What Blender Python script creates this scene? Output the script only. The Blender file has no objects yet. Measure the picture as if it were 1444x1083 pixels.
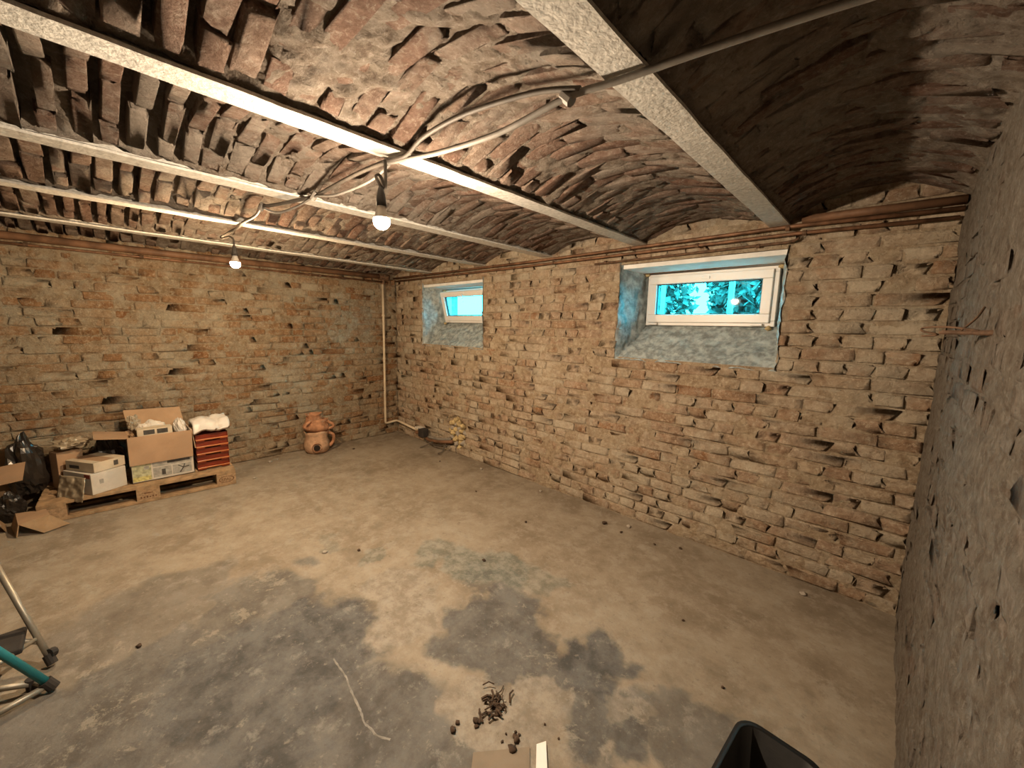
import bpy, math, random
import numpy as np
from mathutils import Vector, Matrix
random.seed(7)
rng = np.random.default_rng(7)
SC = bpy.context.scene
COL = SC.collection

# ------------------------------------------------------------------ camera, world, exposure
FPX = 557.46
CR = Vector((0.72367302, 0.6897663, 0.02279956)).normalized()
CF = Vector((-0.68070448, 0.71883129, -0.1411488)).normalized()
CU = CR.cross(CF).normalized()
CAM = Vector((0, 0, 1.5))
cd = bpy.data.cameras.new('camera')
cam = bpy.data.objects.new('camera', cd)
COL.objects.link(cam)
cd.sensor_fit = 'HORIZONTAL'
cd.sensor_width = 36.0
cd.lens = FPX / 1444 * 36.0
cd.clip_start = 0.01
m = Matrix((CR, CU, -CF)).transposed().to_4x4()
m.translation = CAM
cam.matrix_world = m
SC.camera = cam

world = bpy.data.worlds.new('world')
SC.world = world
world.use_nodes = True
bg = world.node_tree.nodes['Background']
bg.inputs[0].default_value = (0.024, 0.74, 1.0, 1)
bg.inputs[1].default_value = 30.0

SC.view_settings.view_transform = 'Standard'
SC.view_settings.look = 'None'
SC.view_settings.gamma = 1.0
SC.view_settings.use_curve_mapping = False
SC.view_settings.exposure = 0.0

BULB_A = dict(loc=(-1.45, 0.791, 1.888), color=(1.0, 0.785, 0.56), power=1280.0)
BULB_B = dict(loc=(-3.28, 0.705, 1.886), color=(1.0, 0.71, 0.42), power=1000.0)

# ------------------------------------------------------------------ room numbers
DW, XL, XR, HC, YF = 2.87, -4.923, 0.188, 2.13, -2.2
BEAMX = [-0.552, -1.43, -2.305, -3.18, -4.137]
BW = 0.101

# ------------------------------------------------------------------ noise
def _hash(ix, iy, iz, seed):
    h = (ix.astype(np.int64) * 374761393 + iy.astype(np.int64) * 668265263 + iz.astype(np.int64) * 2147483647 + seed * 974634777) & 0xFFFFFFFF
    h = ((h ^ (h >> 13)) * 1274126177) & 0xFFFFFFFF
    h = ((h ^ (h >> 16)) * 2246822519) & 0xFFFFFFFF
    return ((h ^ (h >> 15)) & 0xFFFFFF) / float(0xFFFFFF)

def vn(x, y, z=None, seed=0):
    x = np.asarray(x, float); y = np.asarray(y, float)
    z = np.zeros_like(x) if z is None else np.asarray(z, float)
    x0 = np.floor(x); y0 = np.floor(y); z0 = np.floor(z)
    fx, fy, fz = x - x0, y - y0, z - z0
    fx = fx * fx * (3 - 2 * fx); fy = fy * fy * (3 - 2 * fy); fz = fz * fz * (3 - 2 * fz)
    r = 0
    for i in (0, 1):
        for j in (0, 1):
            for k in (0, 1):
                w = (fx if i else 1 - fx) * (fy if j else 1 - fy) * (fz if k else 1 - fz)
                r = r + w * _hash(x0 + i, y0 + j, z0 + k, seed)
    return r * 2 - 1

def fbm(x, y, z=None, seed=0, oct=4, gain=0.5):
    r = 0; a = 1.0; f = 1.0
    for o in range(oct):
        r = r + a * vn(np.asarray(x) * f, np.asarray(y) * f, None if z is None else np.asarray(z) * f, seed + o * 17)
        a *= gain; f *= 2.03
    return r

# ------------------------------------------------------------------ materials
class NT:
    def __init__(s, name):
        s.m = bpy.data.materials.new(name); s.m.use_nodes = True
        s.t = s.m.node_tree; s.n = s.t.nodes
        s.b = s.n['Principled BSDF']; s.out = s.n['Material Output']
    def new(s, k): return s.n.new(k)
    def put(s, sock, v):
        if hasattr(v, 'is_output'): s.t.links.new(v, sock)
        elif isinstance(v, (tuple, list)) and len(v) == 3 and len(sock.default_value) == 4: sock.default_value = (*v, 1)
        else: sock.default_value = v
    def pos(s):
        if not hasattr(s, '_g'): s._g = s.new('ShaderNodeNewGeometry')
        return s._g.outputs['Position']
    def island(s):
        s.pos(); return s._g.outputs['Random Per Island']
    def orand(s): return s.new('ShaderNodeObjectInfo').outputs['Random']
    def ocoord(s): return s.new('ShaderNodeTexCoord').outputs['Object']
    def noise(s, scale, detail=4, rough=0.55, dist=0.0, vec=None, off=None):
        k = s.new('ShaderNodeTexNoise')
        v = vec if vec is not None else s.pos()
        if off: v = s.vadd(v, off)
        s.put(k.inputs['Vector'], v)
        k.inputs['Scale'].default_value = scale; k.inputs['Detail'].default_value = detail
        k.inputs['Roughness'].default_value = rough; k.inputs['Distortion'].default_value = dist
        return k.outputs[0]
    def noisec(s, scale, detail=2, vec=None):
        k = s.new('ShaderNodeTexNoise'); s.put(k.inputs['Vector'], vec if vec is not None else s.pos())
        k.inputs['Scale'].default_value = scale; k.inputs['Detail'].default_value = detail
        return k.outputs[1]
    def vadd(s, a, b, op='ADD'):
        k = s.new('ShaderNodeVectorMath'); k.operation = op
        s.put(k.inputs[0], a); s.put(k.inputs[1], b); return k.outputs[0]
    def vscale(s, a, f):
        k = s.new('ShaderNodeVectorMath'); k.operation = 'SCALE'
        s.put(k.inputs[0], a); k.inputs['Scale'].default_value = f; return k.outputs[0]
    def vdist(s, a, b):
        k = s.new('ShaderNodeVectorMath'); k.operation = 'DISTANCE'
        s.put(k.inputs[0], a); s.put(k.inputs[1], b); return k.outputs['Value']
    def math(s, op, a, b=0.0, clamp=False):
        k = s.new('ShaderNodeMath'); k.operation = op; k.use_clamp = clamp
        s.put(k.inputs[0], a); s.put(k.inputs[1], b); return k.outputs[0]
    def step(s, v, lo, hi):
        k = s.new('ShaderNodeMapRange'); k.interpolation_type = 'SMOOTHSTEP'
        s.put(k.inputs[0], v); k.inputs[1].default_value = lo; k.inputs[2].default_value = hi
        return k.outputs[0]
    def mix(s, f, a, b, mode='MIX'):
        k = s.new('ShaderNodeMix'); k.data_type = 'RGBA'; k.blend_type = mode
        s.put(k.inputs[0], f); s.put(k.inputs[6], a); s.put(k.inputs[7], b); return k.outputs[2]
    def ramp(s, v, stops):
        k = s.new('ShaderNodeValToRGB'); s.put(k.inputs[0], v)
        e = k.color_ramp.elements
        while len(e) < len(stops): e.new(0.5)
        for i, (p, c) in enumerate(stops):
            e[i].position = p; e[i].color = (*c, 1)
        return k.outputs[0]
    def bump(s, h, strength, dist=0.01, prev=None):
        k = s.new('ShaderNodeBump'); s.put(k.inputs['Height'], h)
        k.inputs['Strength'].default_value = strength; k.inputs['Distance'].default_value = dist
        if prev is not None: s.put(k.inputs['Normal'], prev)
        return k.outputs[0]
    def done(s, col, rough=0.9, nrm=None, metal=0.0, spec=0.3):
        s.put(s.b.inputs['Base Color'], col); s.put(s.b.inputs['Roughness'], rough)
        s.b.inputs['Metallic'].default_value = metal
        s.b.inputs['Specular IOR Level'].default_value = spec
        if nrm is not None: s.put(s.b.inputs['Normal'], nrm)
        return s.m

def simple(name, col, rough=0.7, var=0.25, scale=12, metal=0.0, bs=60, bump=0.15, spec=0.3, objspace=False):
    n = NT(name)
    v = n.ocoord() if objspace else None
    a = n.noise(scale, 5, 0.6, vec=v)
    c = n.mix(n.step(a, 0.3, 0.7), tuple(x * (1 - var) for x in col), tuple(min(1, x * (1 + var * 0.6)) for x in col))
    nr = n.bump(n.noise(bs, 4, 0.6, vec=v), bump, 0.004)
    return n.done(c, rough, nr, metal, spec)

def masonry(name, stops, film, filmlo, filmhi, dirt=0.5, bumpk=0.6, seedoff=(0, 0, 0), patch=None, k=0.66):
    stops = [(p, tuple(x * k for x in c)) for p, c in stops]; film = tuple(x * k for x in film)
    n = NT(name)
    r = n.math('FRACT', n.math('ADD', n.orand(), n.math('MULTIPLY', n.island(), 7.31)))
    base = n.ramp(r, stops)
    f1 = n.noise(22, 6, 0.65, off=seedoff)
    base = n.mix(n.step(f1, 0.35, 0.7), base, n.mix(1.0, base, (0.62, 0.55, 0.5), 'MULTIPLY'))
    big = n.noise(1.1, 3, 0.5, off=seedoff)
    mid = n.noise(7.5, 7, 0.68, 0.6, off=seedoff)
    s = n.math('ADD', n.math('ADD', n.math('MULTIPLY', big, 0.7), n.math('MULTIPLY', mid, 1.0)), n.math('MULTIPLY', n.math('FRACT', n.math('MULTIPLY', r, 5.7)), 0.28))
    mask = n.step(s, filmlo, filmhi)
    filmv = n.mix(n.step(n.noise(4.0, 5, 0.6, off=(3, 1, 2)), 0.3, 0.72), tuple(c * 0.72 for c in film), film)
    col = n.mix(mask, base, filmv)
    d = n.step(n.noise(16, 6, 0.7, 0.4, off=(9, 4, 1)), 0.60, 0.74)
    col = n.mix(n.math('MULTIPLY', d, dirt), col, (0.075, 0.052, 0.035))
    if patch:
        for (p, rad, c, k) in patch:
            w = n.vadd(n.pos(), n.vscale(n.vadd(n.noisec(6, 4), (-0.5, -0.5, -0.5)), 0.35))
            q = n.math('SUBTRACT', 1.0, n.step(n.vdist(w, p), rad * 0.75, rad))
            col = n.mix(n.math('MULTIPLY', q, k), col, c)
    sp = n.noise(48, 8, 0.75, 0.5, off=(7, 7, 2))
    col = n.mix(n.math('MULTIPLY', n.step(sp, 0.50, 0.66), 0.55), col, tuple(min(1.0, c * 1.25) for c in film))
    col = n.mix(n.math('MULTIPLY', n.math('SUBTRACT', 1.0, n.step(sp, 0.32, 0.45)), 0.55), col, n.mix(1.0, col, (0.45, 0.38, 0.32), 'MULTIPLY'))
    b = n.bump(n.noise(24, 8, 0.72, 0.4), min(1.0, bumpk * 1.3), 0.03)
    b = n.bump(n.noise(110, 5, 0.7), min(1.0, bumpk), 0.008, b)
    return n.done(col, 0.92, b, 0, 0.15)

ST_WALL = [(0.0, (0.50, 0.34, 0.22)), (0.2, (0.56, 0.40, 0.28)), (0.4, (0.62, 0.50, 0.37)), (0.6, (0.53, 0.35, 0.23)), (0.8, (0.64, 0.51, 0.36)), (0.93, (0.50, 0.32, 0.20)), (0.97, (0.44, 0.21, 0.09)), (1.0, (0.56, 0.40, 0.27))]
M = {}
M['brick_wall'] = masonry('brick wall', ST_WALL, (0.70, 0.60, 0.46), 0.78, 1.30, 0.45, k=0.76)
M['mortar_wall'] = masonry('mortar wall', [(0, (0.50, 0.39, 0.26)), (1, (0.54, 0.42, 0.29))], (0.66, 0.56, 0.42), 0.85, 1.35, 0.6, k=0.78)
M['brick_left'] = masonry('brick left wall', [(0.0, (0.43, 0.22, 0.10)), (0.3, (0.50, 0.30, 0.16)), (0.6, (0.56, 0.40, 0.25)), (0.85, (0.44, 0.24, 0.11)), (1.0, (0.50, 0.34, 0.2))], (0.66, 0.57, 0.42), 0.85, 1.25, 0.4, seedoff=(5, 2, 7), k=0.56)
M['mortar_left'] = masonry('mortar left wall', [(0, (0.48, 0.36, 0.23)), (1, (0.52, 0.40, 0.26))], (0.64, 0.56, 0.42), 0.9, 1.3, 0.5, seedoff=(5, 2, 7), k=0.56)
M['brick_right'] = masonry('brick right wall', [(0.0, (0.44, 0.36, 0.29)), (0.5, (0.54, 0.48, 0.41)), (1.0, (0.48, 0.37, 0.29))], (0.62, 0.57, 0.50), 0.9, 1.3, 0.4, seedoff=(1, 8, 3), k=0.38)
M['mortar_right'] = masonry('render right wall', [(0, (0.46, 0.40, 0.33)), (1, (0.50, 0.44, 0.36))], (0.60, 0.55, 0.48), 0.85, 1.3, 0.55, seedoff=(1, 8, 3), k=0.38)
ST_CEIL = [(0.0, (0.36, 0.22, 0.16)), (0.3, (0.43, 0.29, 0.22)), (0.6, (0.48, 0.36, 0.28)), (0.82, (0.38, 0.23, 0.17)), (1.0, (0.45, 0.34, 0.27))]
M['brick_ceil'] = masonry('brick ceiling', ST_CEIL, (0.60, 0.51, 0.42), 0.92, 1.22, 0.6, 0.8, seedoff=(2, 2, 9), k=0.52)
M['mortar_ceil'] = masonry('mortar ceiling', [(0, (0.44, 0.37, 0.30)), (1, (0.48, 0.40, 0.32))], (0.62, 0.55, 0.47), 0.9, 1.25, 0.8, 0.8, seedoff=(2, 2, 9), k=0.54)
M['white_beam'] = simple('flaking white paint', (0.52, 0.50, 0.455), 0.85, 0.22, 45, bs=70, bump=0.8)
M['plaster'] = simple('cement plaster', (0.35, 0.39, 0.39), 0.95, 0.45, 22, bs=24, bump=1.0)
M['lintel'] = simple('white lintel paint', (0.80, 0.80, 0.78), 0.8, 0.12, 9)
M['pvc'] = simple('white window plastic', (0.82, 0.80, 0.77), 0.35, 0.04, 4, bump=0.02, spec=0.5)
M['gasket'] = simple('dark gasket', (0.05, 0.05, 0.05), 0.6)
M['rust'] = simple('rusty steel', (0.13, 0.075, 0.045), 0.8, 0.5, 30, bs=80, bump=0.3)
M['copper'] = simple('tarnished copper', (0.20, 0.105, 0.06), 0.5, 0.5, 14, metal=0.3)
M['iron'] = simple('dark painted iron', (0.17, 0.09, 0.05), 0.6, 0.4, 9)
M['cream'] = simple('cream pipe paint', (0.62, 0.52, 0.38), 0.55, 0.15, 10)
M['cable_grey'] = simple('grey cable sheath', (0.20, 0.18, 0.155), 0.6, 0.2, 20)
M['cable_dark'] = simple('dark cable sheath', (0.09, 0.075, 0.06), 0.6, 0.3, 20)
M['socket'] = simple('black bakelite', (0.04, 0.035, 0.03), 0.45, 0.2)
M['card'] = simple('brown cardboard', (0.36, 0.235, 0.145), 0.85, 0.12, 6, bump=0.08)
M['card_dark'] = simple('weathered cardboard', (0.30, 0.20, 0.115), 0.9, 0.25, 8, bump=0.1)
M['card_floor'] = simple('dusty cardboard', (0.22, 0.175, 0.13), 0.9, 0.15, 8)
M['card_in'] = simple('cardboard inside', (0.38, 0.25, 0.15), 0.9, 0.12, 6)
M['card_white'] = simple('white card', (0.52, 0.48, 0.42), 0.75, 0.12, 9, bump=0.08)
M['card_cream'] = simple('cream card', (0.52, 0.44, 0.33), 0.8, 0.15, 9, bump=0.08)
M['print_grey'] = simple('grey print', (0.33, 0.32, 0.29), 0.7, 0.3, 25)
M['print_dark'] = simple('dark print', (0.06, 0.055, 0.05), 0.7, 0.3, 25)
M['print_yellow'] = simple('yellow print', (0.55, 0.50, 0.20), 0.7, 0.5, 30)
M['print_green'] = simple('faded green print', (0.42, 0.42, 0.27), 0.7, 0.4, 30)
M['print_red'] = simple('dark red print', (0.25, 0.06, 0.04), 0.7, 0.3, 25)
M['stamp'] = simple('burnt stamp', (0.16, 0.08, 0.04), 0.85, 0.4, 40)
M['paper'] = simple('white paper', (0.60, 0.56, 0.50), 0.8, 0.08, 12)
M['bag_white'] = simple('white plastic film', (0.58, 0.55, 0.51), 0.4, 0.08, 12, spec=0.5, bump=0.1)
M['bag_clear'] = simple('cloudy plastic film', (0.30, 0.25, 0.18), 0.3, 0.1, 5, spec=0.6, bump=0.2)
M['bag_black'] = simple('black plastic film', (0.022, 0.018, 0.015), 0.28, 0.3, 12, spec=0.6, bump=0.2)
M['wood'] = simple('pallet wood', (0.33, 0.22, 0.125), 0.85, 0.35, 16, bs=50, bump=0.3)
M['block'] = simple('chipboard block', (0.35, 0.235, 0.14), 0.9, 0.3, 60, bs=120, bump=0.4)
M['clay'] = simple('terracotta', (0.40, 0.20, 0.11), 0.85, 0.35, 18, bs=40, bump=0.3)
M['clay_pale'] = simple('dusty terracotta', (0.48, 0.30, 0.19), 0.9, 0.3, 18, bs=40, bump=0.3)
M['mouth_shade'] = simple('mouth_shade', (0.02, 0.015, 0.012), 0.95)
M['foam'] = simple('yellow expanding foam', (0.52, 0.40, 0.21), 0.85, 0.3, 20, bs=40, bump=0.4)
M['alu'] = simple('dull aluminium tube', (0.30, 0.27, 0.22), 0.45, 0.15, 12, metal=0.5)
M['teal'] = simple('teal painted tube', (0.015, 0.15, 0.17), 0.45, 0.15, 12, spec=0.5)
M['rubber'] = simple('black rubber', (0.035, 0.03, 0.027), 0.8, 0.3)
M['tub'] = simple('black tub plastic', (0.009, 0.008, 0.007), 0.55, 0.35, 9, spec=0.25)
M['board'] = simple('white laminate', (0.80, 0.77, 0.73), 0.5, 0.05, 9)
M['soil'] = simple('dark clod', (0.07, 0.045, 0.03), 0.95, 0.4, 40, bs=60, bump=0.5)
M['grit'] = simple('pale grit', (0.36, 0.32, 0.27), 0.95, 0.2, 40)
M['seam'] = simple('pale filler', (0.25, 0.235, 0.21), 0.95, 0.35, 30)
M['leaf'] = simple('leaf', (0.22, 0.14, 0.12), 0.6, 0.5, 2.5)
M['bark'] = simple('bark', (0.20, 0.15, 0.10), 0.9)
M['grass'] = simple('grass', (0.05, 0.05, 0.035), 0.9, 0.4, 6)
M['post'] = simple('white post paint', (0.6, 0.6, 0.58), 0.6, 0.08)
M['resin'] = simple('reddish brown tray plastic', (0.17, 0.022, 0.008), 0.25, 0.15, 9, bump=0.03, spec=0.6)
M['resin_edge'] = simple('amber tray edge', (0.42, 0.13, 0.035), 0.25, 0.15, 9, bump=0.03, spec=0.6)

def glass_mat():
    n = NT('window glass')
    tr = n.new('ShaderNodeBsdfTransparent'); tr.inputs[0].default_value = (0.93, 0.97, 0.97, 1)
    gl = n.new('ShaderNodeBsdfGlossy'); gl.inputs['Roughness'].default_value = 0.02
    lw = n.new('ShaderNodeLayerWeight'); lw.inputs[0].default_value = 0.5
    fac = n.math('ADD', n.math('MULTIPLY', n.math('POWER', lw.outputs['Facing'], 4.0), 0.7), 0.025)
    mx = n.new('ShaderNodeMixShader')
    n.t.links.new(fac, mx.inputs[0]); n.t.links.new(tr.outputs[0], mx.inputs[1]); n.t.links.new(gl.outputs[0], mx.inputs[2])
    n.t.links.new(mx.outputs[0], n.out.inputs[0]); return n.m
M['glass'] = glass_mat()

def emit_mat(name, col, s):
    n = NT(name); e = n.new('ShaderNodeEmission'); e.inputs[0].default_value = (*col, 1); e.inputs[1].default_value = s
    n.t.links.new(e.outputs[0], n.out.inputs[0]); return n.m

def floor_mat():
    n = NT('worn concrete floor')
    p = n.pos()
    w = n.vadd(p, n.vscale(n.vadd(n.noisec(2.2, 6), (-0.5, -0.5, -0.5)), 0.7))
    w = n.vadd(w, n.vscale(n.vadd(n.noisec(9, 8), (-0.5, -0.5, -0.5)), 0.22))
    a = n.noise(2.0, 9, 0.66, 0.2); b = n.noise(9, 9, 0.74, 0.1); c = n.noise(30, 8, 0.72, 0.0)
    tan = n.mix(n.step(a, 0.34, 0.62), (0.195, 0.155, 0.112), (0.285, 0.240, 0.183))
    tan = n.mix(n.math('MULTIPLY', n.step(b, 0.46, 0.64), 0.6), tan, (0.335, 0.295, 0.238))
    tan = n.mix(n.math('MULTIPLY', n.math('SUBTRACT', 1.0, n.step(b, 0.34, 0.46)), 0.35), tan, (0.150, 0.120, 0.090))
    grey = n.mix(n.step(n.noise(4, 9, 0.72, 0.1), 0.36, 0.64), (0.064, 0.061, 0.058), (0.145, 0.139, 0.131))
    grey = n.mix(n.math('MULTIPLY', n.step(b, 0.54, 0.68), 0.7), grey, (0.24, 0.225, 0.205))
    def blobs(lst):
        acc = 0.0
        for (x, y, r, k) in lst:
            q = n.math('MULTIPLY', n.math('SUBTRACT', 1.0, n.step(n.vdist(w, (x, y, 0)), r * 0.78, r * 1.08)), k)
            acc = q if isinstance(acc, float) else n.math('MAXIMUM', acc, q)
        return acc
    g = blobs([(-2.35, 0.55, 0.34, .75), (-1.75, 0.45, 0.48, 1), (-1.95, 0.0, 0.5, .85), (-1.2, 0.45, 0.5, .9), (-1.45, 0.05, 0.5, .9), (-1.3, 1.3, 0.28, .9),
               (-0.78, 1.5, 0.22, 1), (-1.02, 1.32, 0.22, .9), (-0.62, 1.25, 0.2, .9), (-0.42, 1.45, 0.2, .7), (-0.9, .45, .4, .8), (-1.55, 1.5, .2, .6), (-2.6, .1, .4, .5)])
    col = n.mix(g, tan, grey)
    gb = blobs([(-2.0, 1.55, 0.2, .6), (-1.65, 1.62, 0.26, .7), (-1.4, 1.75, .18, .5), (-2.35, 1.25, .1, .5), (-2.65, 1.0, .12, .4)])  # greenish-grey tint of window daylight, painted into the floor colour
    col = n.mix(gb, col, n.mix(n.step(b, .40, .6), (0.105, 0.115, 0.100), (0.235, 0.235, 0.20)))
    lt = blobs([(-1.95, 1.12, 0.22, .85), (-1.68, 1.02, 0.22, .85), (-0.86, 1.18, 0.16, .8), (-0.95, 0.98, 0.19, .9), (-0.8, .9, .16, .8), (-0.62, 1.5, .09, .7), (-.57, 1.36, .1, .6), (-1.35, .95, .08, .6)])
    col = n.mix(lt, col, n.mix(n.step(b, .38, .62), (0.205, 0.172, 0.135), (0.315, 0.278, 0.228)))
    col = n.mix(n.math('MULTIPLY', n.step(c, 0.58, 0.68), 0.35), col, (0.07, 0.055, 0.04))
    col = n.mix(n.math('MULTIPLY', n.math('SUBTRACT', 1.0, n.step(c, 0.32, 0.42)), 0.4), col, (0.34, 0.30, 0.25))
    col = n.mix(n.math('MULTIPLY', n.step(n.noise(3.2, 9, 0.78, 0.3, off=(4, 4, 0)), 0.58, 0.64), 0.5), col, (0.34, 0.305, 0.25))
    nr = n.bump(n.noise(14, 8, 0.65), 0.45, 0.012)
    nr = n.bump(n.noise(90, 6, 0.7), 0.4, 0.005, nr)
    return n.done(col, 0.85, nr, 0, 0.25)
M['floor'] = floor_mat()

# ------------------------------------------------------------------ mesh helpers
class MB:
    def __init__(s): s.v = []; s.f = []
    def add(s, verts, faces):
        o = len(s.v); s.v.extend([tuple(map(float, q)) for q in verts]); s.f.extend([tuple(i + o for i in f) for f in faces]); return s
    def box(s, lo, hi, mat=None, bev=0.0):
        x0, y0, z0 = lo; x1, y1, z1 = hi
        vs = [(x0, y0, z0), (x1, y0, z0), (x1, y1, z0), (x0, y1, z0), (x0, y0, z1), (x1, y0, z1), (x1, y1, z1), (x0, y1, z1)]
        if mat is not None: vs = [mat @ Vector(q) for q in vs]
        return s.add(vs, [(0, 3, 2, 1), (4, 5, 6, 7), (0, 1, 5, 4), (1, 2, 6, 5), (2, 3, 7, 6), (3, 0, 4, 7)])
    def slab(s, quad, t):
        """thick sheet from a quad of 3-D corners"""
        q = [Vector(a) for a in quad]; nrm = (q[1] - q[0]).cross(q[3] - q[0]).normalized() * t
        return s.add(q + [a - nrm for a in q], [(0, 1, 2, 3), (7, 6, 5, 4)] + [(i, i + 4, (i + 1) % 4 + 4, (i + 1) % 4) for i in range(4)])
    def tube(s, pts, r, k=8, caps=True, smooth=0):
        P = [Vector(a) for a in pts]
        if smooth:
            Q = []
            for i in range(len(P) - 1):
                a = P[max(i - 1, 0)]; b = P[i]; c = P[i + 1]; d = P[min(i + 2, len(P) - 1)]
                for j in range(smooth):
                    t = j / smooth
                    Q.append(0.5 * ((2 * b) + (c - a) * t + (2 * a - 5 * b + 4 * c - d) * t * t + (3 * b - a - 3 * c + d) * t ** 3))
            P = Q + [P[-1]]
        rr = r if isinstance(r, (list, tuple)) else [r] * len(P)
        up = None; vs = []; fs = []
        for i, a in enumerate(P):
            t = (P[min(i + 1, len(P) - 1)] - P[max(i - 1, 0)]).normalized()
            if up is None:
                up = t.cross(Vector((0.31, 0.2, 0.93))); up = up.normalized() if up.length > 1e-3 else Vector((1, 0, 0))
            up = (up - t * up.dot(t)).normalized(); w = t.cross(up)
            for j in range(k):
                an = 2 * math.pi * j / k
                vs.append(a + (up * math.cos(an) + w * math.sin(an)) * rr[i])
        n = len(P)
        for i in range(n - 1):
            for j in range(k):
                fs.append((i * k + j, i * k + (j + 1) % k, (i + 1) * k + (j + 1) % k, (i + 1) * k + j))
        if caps: fs += [tuple(range(k))[::-1], tuple((n - 1) * k + j for j in range(k))]
        return s.add(vs, fs)
    def lathe(s, prof, k=24, mat=None, wob=0.0, seed=1):
        vs = []; fs = []
        for i, (r, z) in enumerate(prof):
            for j in range(k):
                an = 2 * math.pi * j / k
                q = Vector((r * math.cos(an), r * math.sin(an), z))
                if wob: q *= 1 + wob * float(vn(math.cos(an) * 2 + 9, math.sin(an) * 2 + 4, z * 12, seed))
                vs.append(mat @ q if mat is not None else q)
        for i in range(len(prof) - 1):
            for j in range(k):
                fs.append((i * k + j, i * k + (j + 1) % k, (i + 1) * k + (j + 1) % k, (i + 1) * k + j))
        return s.add(vs, fs)
    def blob(s, c, r, seed=1, amp=0.3, freq=2.0, nu=14, nv=10, rot=0.0, flat=None):
        c = Vector(c); r = (r, r, r) if not isinstance(r, (tuple, list)) else r
        vs = []; fs = []
        th = np.linspace(0, math.pi, nv + 1); ph = np.arange(nu) / nu * 2 * math.pi
        T, Pp = np.meshgrid(th, ph, indexing='ij')
        X = np.sin(T) * np.cos(Pp); Y = np.sin(T) * np.sin(Pp); Z = np.cos(T)
        d = 1 + amp * fbm(X * freq + 5, Y * freq + 7, Z * freq + 3, seed, 3, 0.6)
        X = X * d * r[0]; Y = Y * d * r[1]; Z = Z * d * r[2]
        if flat is not None: Z = np.maximum(Z, flat)
        cr, sr = math.cos(rot), math.sin(rot)
        for x, y, z in zip(X.ravel(), Y.ravel(), Z.ravel()): vs.append((c.x + x * cr - y * sr, c.y + x * sr + y * cr, c.z + z))
        for i in range(nv):
            for j in range(nu):
                fs.append((i * nu + j, (i + 1) * nu + j, (i + 1) * nu + (j + 1) % nu, i * nu + (j + 1) % nu))
        return s.add(vs, fs)
    def build(s, name, mat, parent=None, smooth=False, bevel=0.0, ref=None):
        me = bpy.data.meshes.new(name); me.from_pydata(s.v, [], s.f); me.update()
        if smooth: me.polygons.foreach_set('use_smooth', [True] * len(me.polygons))
        return link(name, me, mat, parent, bevel, ref)

def link(name, me, mat, parent=None, bevel=0.0, ref=None):
    if mat is not None and not me.materials: me.materials.append(mat if not isinstance(mat, str) else M[mat])
    o = bpy.data.objects.new(name, me); COL.objects.link(o)
    if parent is not None:
        o.parent = parent
        base = parent.matrix_world.inverted() if ref is None else ref
        o.matrix_parent_inverse = Matrix.Identity(4)
        if parent.type == 'EMPTY':
            # vertices were written in world space: shift into the empty's space
            loc = world_loc(parent)
            if loc.length > 0: me.transform(Matrix.Translation(-loc))
    if bevel:
        b = o.modifiers.new('bevel', 'BEVEL'); b.width = bevel; b.segments = 2; b.limit_method = 'ANGLE'
    return o
def world_loc(o):
    l = Vector(o.location)
    while o.parent is not None:
        o = o.parent; l += Vector(o.location)
    return l
def tag(o, label, cat, group=None):
    o['label'] = label; o['category'] = cat
    if group: o['group'] = group
    return o
def thing(name, label, cat, loc=(0, 0, 0), group=None):
    o = bpy.data.objects.new(name, None); COL.objects.link(o); o.location = loc; o.empty_display_size = 0.05
    return tag(o, label, cat, group)
def struct(o): o['kind'] = 'structure'; return o

def grid_mesh(P, keep=None, smooth=True, name='surface'):
    """P: (nu, nv, 3) array of points -> mesh; keep: (nu-1, nv-1) bool"""
    nu, nv = P.shape[:2]
    i, j = np.meshgrid(np.arange(nu - 1), np.arange(nv - 1), indexing='ij')
    if keep is not None: i, j = i[keep], j[keep]
    i = i.ravel(); j = j.ravel()
    F = np.stack([i * nv + j, (i + 1) * nv + j, (i + 1) * nv + j + 1, i * nv + j + 1], 1)
    return raw_mesh(name, P.reshape(-1, 3), F, smooth)
def raw_mesh(name, V, F, smooth=True):
    me = bpy.data.meshes.new(name)
    n = F.shape[1]
    me.vertices.add(len(V)); me.vertices.foreach_set('co', np.asarray(V, np.float32).ravel())
    me.loops.add(F.size); me.loops.foreach_set('vertex_index', F.astype(np.int32).ravel())
    me.polygons.add(len(F)); me.polygons.foreach_set('loop_start', np.arange(len(F), dtype=np.int32) * n)
    if smooth: me.polygons.foreach_set('use_smooth', np.ones(len(F), bool))
    me.update(calc_edges=True); me.validate()
    return me

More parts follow.
